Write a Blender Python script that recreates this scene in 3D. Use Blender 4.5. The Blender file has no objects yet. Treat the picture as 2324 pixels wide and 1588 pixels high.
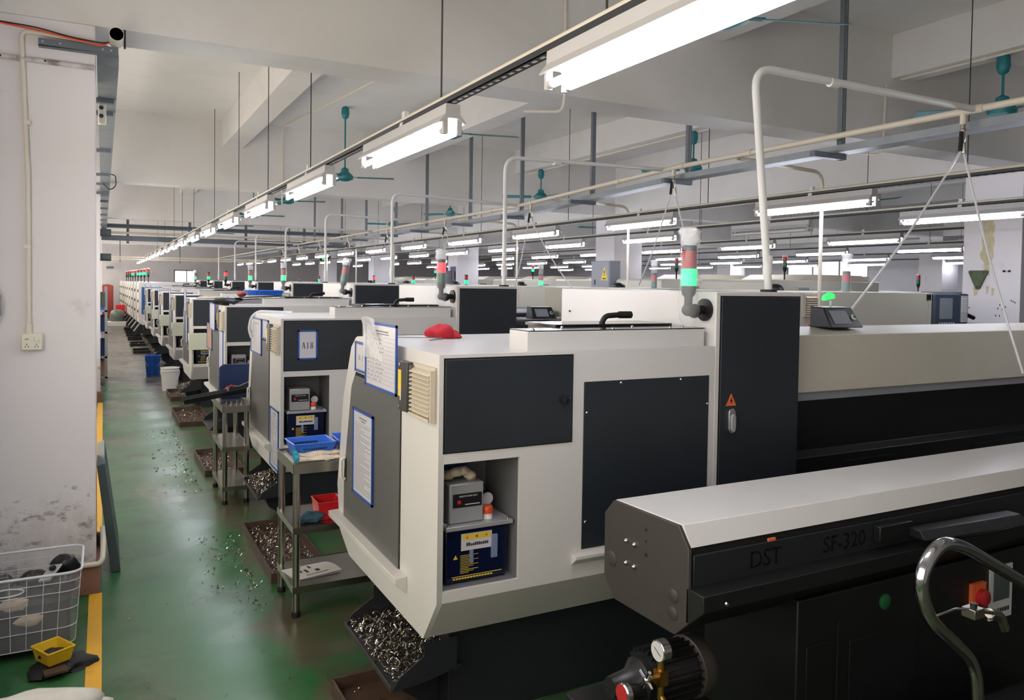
import bpy, bmesh, math, random
from mathutils import Vector, Matrix
random.seed(7)
S = bpy.context.scene
COL = S.collection

# ------------------------------------------------------------------ camera
YAW, PITCH, ROLL, CAM_Z = 0.4844987, 0.0306256, 0.0147376, 1.75
cd = bpy.data.cameras.new('camera')
cam = bpy.data.objects.new('camera', cd); COL.objects.link(cam)
fw = Vector((math.sin(YAW)*math.cos(PITCH), math.cos(YAW)*math.cos(PITCH), -math.sin(PITCH)))
r0 = Vector((math.cos(YAW), -math.sin(YAW), 0)); u0 = r0.cross(fw)
rt = r0*math.cos(ROLL) + u0*math.sin(ROLL); up = u0*math.cos(ROLL) - r0*math.sin(ROLL)
cam.matrix_world = Matrix(((rt.x, up.x, -fw.x, 0), (rt.y, up.y, -fw.y, 0), (rt.z, up.z, -fw.z, CAM_Z), (0, 0, 0, 1)))
cd.sensor_width = 36.0; cd.sensor_fit = 'HORIZONTAL'
cd.lens = 1763.55/2324*36.0
cd.shift_y = -(794.0-698.5)/2324
cd.clip_start = 0.05; cd.clip_end = 200
S.camera = cam

# ------------------------------------------------------------------ world, exposure
W = bpy.data.worlds.new('world'); S.world = W; W.use_nodes = True
W.node_tree.nodes['Background'].inputs[0].default_value = (0.85, 0.92, 1.0, 1)
W.node_tree.nodes['Background'].inputs[1].default_value = 1.0
S.view_settings.view_transform = 'Standard'; S.view_settings.look = 'None'
S.view_settings.exposure = 0.12; S.view_settings.gamma = 1.0
S.view_settings.use_curve_mapping = False
TUBE = 36.0          # radiance of the fluorescent tubes
DAY = 3.0            # radiance of the daylit window panes

# ------------------------------------------------------------------ materials
def lin(c):
    return tuple(((v/255)/12.92 if v/255 <= 0.04045 else ((v/255+0.055)/1.055)**2.4) for v in c) + (1,)
MATS = {}
def mat(name, rgb, rough=0.5, metal=0.0, emit=0.0, alpha=1.0, trans=0.0, spec=0.5, noise=0.0, nscale=8.0, ecol=None, bump=0.0, coat=0.0):
    m = bpy.data.materials.new(name); m.use_nodes = True
    nt = m.node_tree; b = nt.nodes['Principled BSDF']
    b.inputs['Base Color'].default_value = lin(rgb)
    b.inputs['Roughness'].default_value = rough
    b.inputs['Metallic'].default_value = metal
    b.inputs['Specular IOR Level'].default_value = spec
    b.inputs['Alpha'].default_value = alpha
    b.inputs['Transmission Weight'].default_value = trans
    b.inputs['Coat Weight'].default_value = coat
    if emit:
        b.inputs['Emission Color'].default_value = lin(ecol or rgb)
        b.inputs['Emission Strength'].default_value = emit
    if noise or bump:
        tc = nt.nodes.new('ShaderNodeTexCoord')
        nz = nt.nodes.new('ShaderNodeTexNoise'); nz.inputs['Scale'].default_value = nscale
        nz.inputs['Detail'].default_value = 5
        nt.links.new(tc.outputs['Object'], nz.inputs['Vector'])
        if noise:
            mx = nt.nodes.new('ShaderNodeMix'); mx.data_type = 'RGBA'; mx.blend_type = 'MULTIPLY'
            mx.inputs[0].default_value = 1.0
            rp = nt.nodes.new('ShaderNodeValToRGB')
            rp.color_ramp.elements[0].position = 0.3; rp.color_ramp.elements[1].position = 0.7
            k = 1-noise; rp.color_ramp.elements[0].color = (k, k, k, 1)
            rp.color_ramp.elements[1].color = (1, 1, 1, 1)
            nt.links.new(nz.outputs['Fac'], rp.inputs['Fac'])
            mx.inputs[6].default_value = lin(rgb)
            nt.links.new(rp.outputs['Color'], mx.inputs[7])
            nt.links.new(mx.outputs[2], b.inputs['Base Color'])
        if bump:
            bp = nt.nodes.new('ShaderNodeBump'); bp.inputs['Strength'].default_value = bump
            bp.inputs['Distance'].default_value = 0.01
            nt.links.new(nz.outputs['Fac'], bp.inputs['Height'])
            nt.links.new(bp.outputs['Normal'], b.inputs['Normal'])
    MATS[name] = m
    return m

def floor_material():
    m = bpy.data.materials.new('green epoxy floor'); m.use_nodes = True
    nt = m.node_tree; b = nt.nodes['Principled BSDF']; L = nt.links.new
    tc = nt.nodes.new('ShaderNodeTexCoord')
    def noise(scale, detail, rough=0.55, sx=1, sy=1):
        mp = nt.nodes.new('ShaderNodeMapping'); mp.inputs['Scale'].default_value = (sx, sy, 1)
        L(tc.outputs['Object'], mp.inputs['Vector'])
        n = nt.nodes.new('ShaderNodeTexNoise'); n.inputs['Scale'].default_value = scale
        n.inputs['Detail'].default_value = detail; n.inputs['Roughness'].default_value = rough
        L(mp.outputs['Vector'], n.inputs['Vector']); return n
    def ramp(n, a, bb, ca=(0, 0, 0, 1), cb=(1, 1, 1, 1)):
        r = nt.nodes.new('ShaderNodeValToRGB'); r.color_ramp.interpolation = 'EASE'
        r.color_ramp.elements[0].position = a; r.color_ramp.elements[1].position = bb
        r.color_ramp.elements[0].color = ca; r.color_ramp.elements[1].color = cb
        L(n.outputs['Fac'], r.inputs['Fac']); return r
    def mix(f, c1, c2):
        x = nt.nodes.new('ShaderNodeMix'); x.data_type = 'RGBA'
        if isinstance(f, float): x.inputs[0].default_value = f
        else: L(f, x.inputs[0])
        for k, c in ((6, c1), (7, c2)):
            if isinstance(c, tuple): x.inputs[k].default_value = c
            else: L(c, x.inputs[k])
        return x.outputs[2]
    green = mix(ramp(noise(0.9, 2), 0.3, 0.75).outputs['Color'], lin((26, 100, 46)), lin((62, 108, 70)))
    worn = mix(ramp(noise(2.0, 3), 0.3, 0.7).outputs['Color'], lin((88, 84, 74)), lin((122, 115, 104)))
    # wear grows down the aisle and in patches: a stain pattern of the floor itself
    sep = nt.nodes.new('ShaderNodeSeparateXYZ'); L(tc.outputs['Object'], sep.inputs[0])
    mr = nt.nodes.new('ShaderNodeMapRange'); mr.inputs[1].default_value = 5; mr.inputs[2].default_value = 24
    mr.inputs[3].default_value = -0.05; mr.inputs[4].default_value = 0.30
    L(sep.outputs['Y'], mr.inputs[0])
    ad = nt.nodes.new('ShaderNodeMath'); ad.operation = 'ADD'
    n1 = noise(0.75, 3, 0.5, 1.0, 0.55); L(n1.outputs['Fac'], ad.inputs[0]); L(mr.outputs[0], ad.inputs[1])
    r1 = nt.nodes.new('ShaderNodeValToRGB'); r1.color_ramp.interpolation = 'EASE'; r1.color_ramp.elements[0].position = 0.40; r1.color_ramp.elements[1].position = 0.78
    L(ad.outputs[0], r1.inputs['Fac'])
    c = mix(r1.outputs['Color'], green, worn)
    # brown oil grime along the machine feet
    gx = nt.nodes.new('ShaderNodeMapRange'); gx.inputs[1].default_value = 0.45; gx.inputs[2].default_value = 0.85
    gx.inputs[3].default_value = -0.25; gx.inputs[4].default_value = 0.16; L(sep.outputs['X'], gx.inputs[0])
    ad2 = nt.nodes.new('ShaderNodeMath'); ad2.operation = 'ADD'
    n2 = noise(1.4, 5, 0.6); L(n2.outputs['Fac'], ad2.inputs[0]); L(gx.outputs[0], ad2.inputs[1])
    r2 = nt.nodes.new('ShaderNodeValToRGB'); r2.color_ramp.interpolation = 'EASE'; r2.color_ramp.elements[0].position = 0.5; r2.color_ramp.elements[1].position = 0.72
    r2.color_ramp.elements[1].color = (0.8, 0.8, 0.8, 1)
    L(ad2.outputs[0], r2.inputs['Fac'])
    c = mix(r2.outputs['Color'], c, lin((92, 76, 64)))
    g = ramp(noise(1.6, 5, 0.6, 1, 1.6), 0.48, 0.8, (0, 0, 0, 1), (0.8, 0.8, 0.8, 1))
    c = mix(g.outputs['Color'], c, lin((50, 52, 44)))
    L(c, b.inputs['Base Color'])
    rr = ramp(noise(1.6, 1), 0.2, 0.8, (0.20, 0.20, 0.20, 1), (0.36, 0.36, 0.36, 1))
    L(rr.outputs['Color'], b.inputs['Roughness'])
    return m

M_FLOOR = floor_material()
def stained_paint(name, rgb, stain, scale=1.2, lo=0.56, hi=0.72, rough=0.8):
    m = bpy.data.materials.new(name); m.use_nodes = True
    nt = m.node_tree; b = nt.nodes['Principled BSDF']; b.inputs['Roughness'].default_value = rough
    tc = nt.nodes.new('ShaderNodeTexCoord'); nz = nt.nodes.new('ShaderNodeTexNoise')
    nz.inputs['Scale'].default_value = scale; nz.inputs['Detail'].default_value = 8; nz.inputs['Roughness'].default_value = 0.65
    rp = nt.nodes.new('ShaderNodeValToRGB')
    rp.color_ramp.elements[0].position = lo; rp.color_ramp.elements[1].position = hi
    rp.color_ramp.elements[0].color = lin(rgb); rp.color_ramp.elements[1].color = lin(stain)
    nt.links.new(tc.outputs['Object'], nz.inputs['Vector']); nt.links.new(nz.outputs['Fac'], rp.inputs['Fac'])
    nt.links.new(rp.outputs['Color'], b.inputs['Base Color'])
    return m
M_CEIL = stained_paint('ceiling paint', (226, 224, 221), (212, 210, 207), 0.8, 0.45, 0.8, 0.9)
M_WALL = stained_paint('wall paint', (224, 222, 226), (212, 209, 210), 1.4, 0.5, 0.8, 0.8)
M_COLUMN = stained_paint('scuffed column paint', (230, 226, 228), (184, 174, 168), 3.2, 0.62, 0.86, 0.75)
def add_column_dirt(m):
    nt = m.node_tree; b = nt.nodes['Principled BSDF']; L = nt.links.new
    src = b.inputs['Base Color'].links[0].from_socket
    tc = nt.nodes.new('ShaderNodeTexCoord'); sep = nt.nodes.new('ShaderNodeSeparateXYZ'); L(tc.outputs['Object'], sep.inputs[0])
    def layer(prev, scale, stretch, zlo, zhi, gain, lo, hi, col, k):
        mp = nt.nodes.new('ShaderNodeMapping'); mp.inputs['Scale'].default_value = stretch; L(tc.outputs['Object'], mp.inputs['Vector'])
        n = nt.nodes.new('ShaderNodeTexNoise'); n.inputs['Scale'].default_value = scale; n.inputs['Detail'].default_value = 7; n.inputs['Roughness'].default_value = .65
        L(mp.outputs['Vector'], n.inputs['Vector'])
        r = nt.nodes.new('ShaderNodeMapRange'); r.inputs[1].default_value = zlo; r.inputs[2].default_value = zhi; r.inputs[3].default_value = gain; r.inputs[4].default_value = -.2
        L(sep.outputs['Z'], r.inputs[0])
        a = nt.nodes.new('ShaderNodeMath'); a.operation = 'ADD'; L(n.outputs['Fac'], a.inputs[0]); L(r.outputs[0], a.inputs[1])
        q = nt.nodes.new('ShaderNodeValToRGB'); q.color_ramp.elements[0].position = lo; q.color_ramp.elements[1].position = hi; q.color_ramp.elements[1].color = (k, k, k, 1)
        L(a.outputs[0], q.inputs['Fac'])
        x = nt.nodes.new('ShaderNodeMix'); x.data_type = 'RGBA'; L(q.outputs['Color'], x.inputs[0]); L(prev, x.inputs[6]); x.inputs[7].default_value = lin(col)
        return x.outputs[2]
    c = layer(src, 2.2, (1, 1, .5), 0.1, 0.9, .16, .50, .85, (150, 132, 116), .8)
    c = layer(c, 9, (1, 1, 1.6), 0.5, 1.1, .07, .62, .72, (92, 84, 78), .7)
    L(c, b.inputs['Base Color'])
add_column_dirt(M_COLUMN)
M_WHITE = mat('machine white enamel', (212, 210, 207), 0.33, noise=0.05, nscale=3)
M_CREAM = mat('machine cream enamel', (206, 202, 188), 0.4, noise=0.05, nscale=3)
M_PANEL = mat('charcoal panel enamel', (37, 43, 49), 0.42, noise=0.18, nscale=4)
M_DOOR = mat('grey door enamel', (92, 92, 90), 0.4, noise=0.1, nscale=4)
M_BASE = mat('dark machine casting', (36, 40, 45), 0.45, noise=0.15, nscale=5)
M_SIDE = mat('dark side panel enamel', (30, 33, 37), 0.5)
M_FEED = mat('black feeder enamel', (17, 19, 21), 0.45, noise=0.15, nscale=5)
M_BLACK = mat('black plastic', (20, 21, 23), 0.4)
M_BLACKGLOSS = mat('black gloss sheet', (24, 25, 27), 0.15)
M_GAP = mat('black gap seal', (6, 6, 7), 0.8)
M_STEEL = mat('stainless steel', (176, 172, 164), 0.28, 1.0, noise=0.12, nscale=6)
M_CHROME = mat('chrome', (190, 190, 194), 0.14, 1.0)
M_ALU = mat('brushed aluminium', (186, 188, 190), 0.35, 1.0)
M_GALV = mat('galvanised sheet', (150, 156, 162), 0.5, 0.8, noise=0.15, nscale=9)
M_NICHE = mat('niche grey enamel', (112, 113, 116), 0.5)
M_PUMP = mat('silver grey pump paint', (168, 170, 172), 0.35, 0.3)
M_BLUEFRAME = mat('blue frame plastic', (34, 78, 160), 0.4)
M_PAPER = mat('paper under clear film', (204, 202, 208), 0.25)
M_INK = mat('printing ink', (52, 52, 58), 0.6)
M_INKGREY = mat('fine grey print', (128, 126, 132), 0.6)
M_VENT = mat('beige vent plastic', (196, 186, 168), 0.5)
M_YELLOW = mat('yellow label', (226, 196, 60), 0.5)
M_ORANGE = mat('orange warning label', (226, 108, 58), 0.5)
M_ORANGECAP = mat('orange red cap', (214, 74, 38), 0.35)
M_TANK = mat('dark blue translucent tank', (14, 22, 52), 0.2)
M_TANKBLUE = mat('tank float tube', (120, 132, 160), 0.3)
M_PVC = mat('cream plastic conduit', (224, 216, 200), 0.45)
M_WHITEPVC = mat('white plastic', (228, 228, 226), 0.4)
M_STRUT = mat('grey painted strut', (104, 112, 120), 0.5, 0.2)
M_ROD = mat('dark steel rod', (70, 72, 76), 0.5, 0.5)
M_TEAL = mat('teal fan enamel', (30, 122, 128), 0.4)
M_TUBE = mat('lit fluorescent tube', (250, 250, 255), 0.4, emit=TUBE, ecol=(238, 241, 255))
M_TUBEOFF = mat('unlit fluorescent tube', (226, 226, 222), 0.3)
M_LAMPBODY = mat('white lamp housing', (196, 195, 196), 0.5)
M_RED = mat('red lens', (176, 40, 44), 0.25)
M_GREEN = mat('green lens', (20, 104, 78), 0.25)
M_REDLIT = mat('lit red lens', (255, 60, 70), 0.3, emit=1.6, ecol=(255, 46, 60))
M_GREENLIT = mat('lit green lens', (30, 240, 160), 0.3, emit=1.1, ecol=(10, 250, 140))
M_AMBERLIT = mat('lit amber lens', (255, 200, 60), 0.3, emit=1.4, ecol=(255, 196, 40))
M_FILM = mat('clear plastic film', (238, 240, 242), 0.12, alpha=0.2, bump=0.6, nscale=30)
M_FILMTOP = mat('bunched plastic film', (240, 241, 243), 0.15, alpha=0.55, bump=0.8, nscale=40)
M_REDCLOTH = mat('red cloth', (186, 30, 48), 0.85, noise=0.2, nscale=20)
M_BLUEPLASTIC = mat('blue plastic', (44, 104, 204), 0.35)
M_DARKBLUE = mat('dark blue plastic', (22, 48, 92), 0.5, noise=0.15, nscale=6)
M_REDPLASTIC = mat('red plastic', (206, 34, 42), 0.35)
M_YELLOWPLASTIC = mat('yellow plastic', (226, 186, 36), 0.4, noise=0.2, nscale=14)
M_GLOVE = mat('cream cotton glove', (214, 200, 178), 0.9, noise=0.2, nscale=30)
M_CYAN = mat('cyan rubber cuff', (26, 140, 172), 0.5)
M_DENIM = mat('blue grey rag', (62, 98, 118), 0.9, noise=0.3, nscale=25)
M_TRAYRUST = mat('oily brown tray', (86, 66, 54), 0.5, noise=0.4, nscale=12)
M_CHIP = mat('bright metal swarf', (206, 200, 190), 0.22, 1.0)
M_CHIPDARK = mat('dark metal swarf', (90, 72, 60), 0.3, 1.0)
M_CRATE = mat('milky clear plastic', (214, 218, 226), 0.2, alpha=0.22)
M_CRATERIB = mat('milky plastic rib', (214, 216, 224), 0.3, alpha=0.85)
M_CARD = mat('brown cardboard', (176, 136, 108), 0.85, noise=0.15, nscale=10)
M_BAG = mat('white woven bag', (214, 210, 200), 0.6, noise=0.1, nscale=20)
M_GRIMY = mat('oily dark parts', (34, 34, 33), 0.4, 0.0, noise=0.4, nscale=15)
M_LINE = stained_paint('yellow floor paint', (226, 170, 38), (150, 112, 40), 4.0, 0.6, 0.8, 0.5)
M_PLINTH = stained_paint('dirty plinth', (150, 110, 92), (70, 52, 44), 3.0, 0.4, 0.7, 0.8)
M_GREYPLATE = mat('grey green steel plate', (84, 98, 98), 0.5, noise=0.2, nscale=6)
M_SOCKET = mat('ivory socket plastic', (226, 222, 206), 0.35)
M_BROWNRED = mat('red cabinet paint', (158, 66, 62), 0.6)
M_DRUM = mat('grey green barrel', (104, 116, 104), 0.35, noise=0.25, nscale=8)
M_BEIGEBOX = mat('beige control box', (196, 200, 178), 0.45)
M_BRASS = mat('brass', (176, 138, 70), 0.3, 1.0)
M_MOTOR = mat('black motor casting', (26, 27, 28), 0.35)
M_GUARD = mat('dark grey guard plate', (62, 59, 57), 0.45, noise=0.08, nscale=20)
M_LETTER = mat('black lettering', (6, 6, 7), 0.35)
M_WHITEINK = mat('white lettering', (214, 214, 214), 0.5)
M_SCREEN = mat('dull grey screen', (142, 148, 158), 0.15)
M_CNC = mat('blue grey control plastic', (68, 80, 96), 0.45)
M_KEY = mat('pale keypad', (206, 208, 210), 0.5)
M_CABGREY = mat('grey cabinet enamel', (142, 145, 152), 0.45)
M_CRACK = mat('bare yellow plaster', (214, 202, 168), 0.9, noise=0.25, nscale=20)
M_GREENPLATE = mat('mossy green plate', (92, 106, 76), 0.6, noise=0.4, nscale=30)
M_HOSE = mat('clear white air hose', (226, 230, 234), 0.25)
M_GLASS_LIT = mat('daylit window pane', (240, 240, 232), 0.3, emit=DAY, ecol=(255, 243, 226))
M_GLASS_FAR = mat('bright far window pane', (240, 244, 240), 0.3, emit=1.2, ecol=(236, 244, 236))
M_LEAVES = mat('sunlit leaves in the window', (150, 180, 70), 0.8, emit=0.55, ecol=(190, 214, 110), noise=0.6, nscale=9)
M_FRAMEGREY = mat('grey window frame', (150, 154, 158), 0.5)
M_RUBBER = mat('black rubber', (14, 14, 15), 0.6)
M_GREENBTN = mat('green button', (24, 92, 50), 0.5)
M_GREENGLOW = mat('glowing green lamp', (60, 240, 110), 0.4, emit=1.2, ecol=(50, 245, 100))
M_BROCHURE = mat('printed white booklet', (222, 218, 212), 0.45)
M_BLUEWALL = mat('blue machine trim', (40, 84, 140), 0.4)

# ------------------------------------------------------------------ mesh builder
class MB:
    def __init__(s): s.v = []; s.f = []; s.fm = []; s.ms = []
    def mi(s, m):
        if m not in s.ms: s.ms.append(m)
        return s.ms.index(m)
    def add(s, vs, fs, m):
        o = len(s.v); s.v += [tuple(p) for p in vs]; k = s.mi(m)
        for f in fs: s.f.append([o+i for i in f]); s.fm.append(k)
        return s
    def box(s, x0, x1, y0, y1, z0, z1, m):
        vs = [(x, y, z) for x in (x0, x1) for y in (y0, y1) for z in (z0, z1)]
        return s.add(vs, [(0, 1, 3, 2), (4, 6, 7, 5), (0, 4, 5, 1), (2, 3, 7, 6), (0, 2, 6, 4), (1, 5, 7, 3)], m)
    def prism(s, pts, axis, a, b, m):
        def P(p, t): return {'x': (t, p[0], p[1]), 'y': (p[0], t, p[1]), 'z': (p[0], p[1], t)}[axis]
        n = len(pts); vs = [P(p, a) for p in pts] + [P(p, b) for p in pts]
        fs = [list(range(n)), list(range(2*n-1, n-1, -1))] + [(i, (i+1) % n, n+(i+1) % n, n+i) for i in range(n)]
        return s.add(vs, fs, m)
    def hexa(s, b4, t4, m):
        return s.add(list(b4)+list(t4), [(3, 2, 1, 0), (4, 5, 6, 7), (0, 1, 5, 4), (1, 2, 6, 5), (2, 3, 7, 6), (3, 0, 4, 7)], m)
    def quad(s, a, b, c, d, m): return s.add([a, b, c, d], [(0, 1, 2, 3)], m)
    def ring(s, c, d, r, n, ph=0.0):
        d = Vector(d).normalized(); a = Vector((0, 0, 1)) if abs(d.z) < 0.9 else Vector((1, 0, 0))
        u = d.cross(a).normalized(); w = d.cross(u)
        return [Vector(c) + u*(r*math.cos(2*math.pi*i/n+ph)) + w*(r*math.sin(2*math.pi*i/n+ph)) for i in range(n)]
    def cyl(s, p0, p1, r, m, n=16, r2=None, caps=True):
        d = Vector(p1)-Vector(p0); r2 = r if r2 is None else r2
        vs = s.ring(p0, d, r, n) + s.ring(p1, d, r2, n)
        fs = [(i, (i+1) % n, n+(i+1) % n, n+i) for i in range(n)]
        if caps: fs += [list(range(n-1, -1, -1)), list(range(n, 2*n))]
        return s.add(vs, fs, m)
    def lathe(s, prof, c, d, m, n=20):
        c = Vector(c); d = Vector(d).normalized(); vs = []
        for r, h in prof: vs += s.ring(c+d*h, d, max(r, 1e-4), n)
        fs = []
        for k in range(len(prof)-1):
            fs += [(k*n+i, k*n+(i+1) % n, (k+1)*n+(i+1) % n, (k+1)*n+i) for i in range(n)]
        fs += [list(range(n-1, -1, -1)), list(range((len(prof)-1)*n, len(prof)*n))]
        return s.add(vs, fs, m)
    def tube(s, pts, r, m, n=8, caps=True):
        pts = [Vector(p) for p in pts]; vs = []
        t = (pts[1]-pts[0]).normalized(); a = Vector((0, 0, 1)) if abs(t.z) < 0.9 else Vector((1, 0, 0))
        u = t.cross(a).normalized()
        for i, p in enumerate(pts):
            t = ((pts[min(i+1, len(pts)-1)]-pts[max(i-1, 0)])).normalized()
            u = (u - t*u.dot(t)).normalized(); w = t.cross(u)
            vs += [p+u*(r*math.cos(2*math.pi*k/n))+w*(r*math.sin(2*math.pi*k/n)) for k in range(n)]
        fs = []
        for i in range(len(pts)-1):
            fs += [(i*n+k, i*n+(k+1) % n, (i+1)*n+(k+1) % n, (i+1)*n+k) for k in range(n)]
        if caps: fs += [list(range(n-1, -1, -1)), list(range((len(pts)-1)*n, len(pts)*n))]
        return s.add(vs, fs, m)
    def sheet(s, nu, nv, fn, m, th=0.0):
        vs = [fn(i/nu, j/nv) for i in range(nu+1) for j in range(nv+1)]
        fs = [(i*(nv+1)+j, (i+1)*(nv+1)+j, (i+1)*(nv+1)+j+1, i*(nv+1)+j+1) for i in range(nu) for j in range(nv)]
        if th:
            n = len(vs); vs += [(p[0], p[1], p[2]-th) for p in vs]
            fs2 = [tuple(n+k for k in reversed(f)) for f in fs]
            ed = [(i*(nv+1), (i+1)*(nv+1)) for i in range(nu)] + [((i+1)*(nv+1)+nv, i*(nv+1)+nv) for i in range(nu)]
            ed += [(j+1, j) for j in range(nv)] + [(nu*(nv+1)+j, nu*(nv+1)+j+1) for j in range(nv)]
            fs = fs + fs2 + [(b, a, n+a, n+b) for a, b in ed]
        return s.add(vs, fs, m)
    def blob(s, c, r, m, seed=0, amp=0.2, nu=14, nv=9, flat=None):
        rnd = random.Random(seed); ph = [rnd.uniform(0, 6.28) for _ in range(8)]
        vs = []; c = Vector(c)
        for j in range(nv+1):
            th = math.pi*j/nv
            for i in range(nu):
                f = 2*math.pi*i/nu
                d = 1+amp*(0.5*math.sin(2*f+ph[0])*math.sin(th)+0.35*math.sin(3*f+2*th+ph[1])*math.sin(th)+0.3*math.sin(5*th+ph[2]+f)*math.sin(th)+0.25*math.sin(5*f-3*th+ph[3])*math.sin(th))
                p = Vector((r[0]*math.sin(th)*math.cos(f)*d, r[1]*math.sin(th)*math.sin(f)*d, r[2]*math.cos(th)*d))
                if flat is not None and p.z < flat: p.z = flat
                vs.append(c+p)
        fs = [(j*nu+i, j*nu+(i+1) % nu, (j+1)*nu+(i+1) % nu, (j+1)*nu+i) for j in range(nv) for i in range(nu)]
        return s.add(vs, fs, m)
    def build(s, name, parent=None, loc=(0, 0, 0), bevel=0.0, smooth=40, seg=2, **tags):
        me = bpy.data.meshes.new(name); me.from_pydata(s.v, [], s.f)
        for m in s.ms: me.materials.append(m)
        me.polygons.foreach_set('material_index', s.fm)
        bm = bmesh.new(); bm.from_mesh(me)
        bmesh.ops.recalc_face_normals(bm, faces=bm.faces); bm.to_mesh(me); bm.free()
        if smooth:
            me.shade_smooth(); me.set_sharp_from_angle(angle=math.radians(smooth))
        o = bpy.data.objects.new(name, me); COL.objects.link(o); o.location = loc
        if parent is not None: o.parent = parent
        if bevel:
            bv = o.modifiers.new('bevel', 'BEVEL'); bv.width = bevel; bv.segments = seg
            bv.limit_method = 'ANGLE'; bv.angle_limit = math.radians(40)
        for k, v in tags.items(): o[k] = v
        return o

def thing(name, label, cat, loc=(0, 0, 0), group=None, rz=0.0):
    o = bpy.data.objects.new(name, None); COL.objects.link(o); o.location = loc; o.rotation_euler = (0, 0, rz)
    o.empty_display_size = 0.1
    o['label'] = label; o['category'] = cat
    if group: o['group'] = group
    return o
def tag(o, label, cat, group=None, kind=None):
    o['label'] = label; o['category'] = cat
    if group: o['group'] = group
    if kind: o['kind'] = kind
    return o
def copy_tree(o, parent=None, loc=None):
    c = o.copy(); COL.objects.link(c)
    if parent is not None: c.parent = parent
    if loc is not None: c.location = loc
    for ch in list(o.children): copy_tree(ch, c)
    return c
def rounded(pts, rad, seg=5):
    out = [Vector(pts[0])]
    for i in range(1, len(pts)-1):
        a, b, c = Vector(pts[i-1]), Vector(pts[i]), Vector(pts[i+1])
        d1 = (a-b).normalized(); d2 = (c-b).normalized(); r = min(rad, (a-b).length*0.49, (c-b).length*0.49)
        p0 = b+d1*r; p2 = b+d2*r
        for k in range(seg+1):
            t = k/seg; out.append(p0*(1-t)**2 + b*(2*t*(1-t)) + p2*t*t)
    out.append(Vector(pts[-1])); return out
def lettering(txt, size, m, parent, origin, xdir, ydir, name='lettering', align='CENTER', extr=0.0004):
    cu = bpy.data.curves.new('t', 'FONT'); cu.body = txt; cu.size = size; cu.align_x = align; cu.align_y = 'CENTER'; cu.extrude = extr
    cu.resolution_u = 3
    t = bpy.data.objects.new('t', cu); me = bpy.data.meshes.new_from_object(t)
    bpy.data.objects.remove(t); bpy.data.curves.remove(cu)
    X = Vector(xdir).normalized(); Y = Vector(ydir).normalized(); Z = X.cross(Y)
    me.transform(Matrix(((X.x, Y.x, Z.x, origin[0]), (X.y, Y.y, Z.y, origin[1]), (X.z, Y.z, Z.z, origin[2]), (0, 0, 0, 1))))
    me.materials.clear(); me.materials.append(m)
    o = bpy.data.objects.new(name, me); COL.objects.link(o)
    if parent is not None: o.parent = parent
    return o
ORD = ['first', 'second', 'third', 'fourth', 'fifth', 'sixth', 'seventh', 'eighth', 'ninth', 'tenth', 'eleventh', 'twelfth',
       'thirteenth', 'fourteenth', 'fifteenth', 'sixteenth', 'seventeenth', 'eighteenth', 'nineteenth', 'twentieth']

# ------------------------------------------------------------------ the room
XL, XR, YN, YF, ZB, ZS, ZC = -0.75, 22.0, -3.0, 41.0, 3.122, 3.727, 4.126
BEAM_Y = [(-2.67+7.52*k, -2.32+7.52*k) for k in range(6)]
SEC_X = [(1.575, 1.855), (4.115, 4.41), (6.53, 6.80), (11.4, 11.68), (13.9, 14.18), (16.4, 16.68)]
MAIN_X = [(8.72, 9.38), (18.8, 19.46)]
def structure(o, name=None):
    o['kind'] = 'structure'; return o
structure(MB().box(XL, XR, YN, YF, -0.1, 0, M_FLOOR).build('floor', smooth=0))
structure(MB().box(XL, XR, YN, YF, ZC, ZC+0.1, M_CEIL).build('ceiling', smooth=0))
structure(MB().box(XL-0.12, XR+0.12, YF, YF+0.12, 0, ZC+0.1, M_WALL).build('wall_far', smooth=0))
structure(MB().box(XL-0.12, XR+0.12, YN-0.12, YN, 0, ZC+0.1, M_WALL).build('wall_near', smooth=0))
LW = [(-2.2, 3.9), (5.9, 11.9), (13.4, 19.4), (20.9, 26.9), (28.4, 34.4), (35.9, 40.4)]
wl = MB(); wl.box(XL-0.12, XL, YN, YF, 0, 1.0, M_WALL).box(XL-0.12, XL, YN, YF, 2.95, ZC+0.1, M_WALL)
ys = [YN]+[v for w in LW for v in w]+[YF]
for k in range(0, len(ys), 2): wl.box(XL-0.12, XL, ys[k], ys[k+1], 1.0, 2.95, M_WALL)
structure(wl.build('wall_left', smooth=0))
wr = MB(); RW = (17.0, 20.4)
wr.box(XR, XR+0.12, YN, RW[0], 0, ZC+0.1, M_WALL).box(XR, XR+0.12, RW[1], YF, 0, ZC+0.1, M_WALL)
wr.box(XR, XR+0.12, RW[0], RW[1], 0, 1.0, M_WALL).box(XR, XR+0.12, RW[0], RW[1], 2.75, ZC+0.1, M_WALL)
structure(wr.build('wall_right', smooth=0))
def window(n, x, y0, y1, z0, z1, pane):
    f = MB(); k = max(2, int((y1-y0)/1.0)); t = 0.05
    f.box(x-0.03, x+0.03, y0, y1, z0, z0+t, M_FRAMEGREY).box(x-0.03, x+0.03, y0, y1, z1-t, z1, M_FRAMEGREY)
    for i in range(k+1):
        yy = y0+(y1-y0-t)*i/k; f.box(x-0.028, x+0.028, yy, yy+t, z0, z1, M_FRAMEGREY)
    o = structure(f.build('window_%d' % n, smooth=0))
    MB().box(x-0.008, x+0.008, y0+0.01, y1-0.01, z0+0.01, z1-0.01, pane).build('pane', o, smooth=0)
    return o
for n, (a, b) in enumerate(LW): window(n+1, XL-0.06, a, b, 1.0, 2.95, M_GLASS_LIT)
w = window(7, XR+0.06, RW[0], RW[1], 1.0, 2.75, M_GLASS_FAR)
for k, (a, b) in enumerate(BEAM_Y):
    structure(MB().box(XL, XR, a, b, ZB, ZC, M_CEIL).build('beam', smooth=0))
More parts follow.
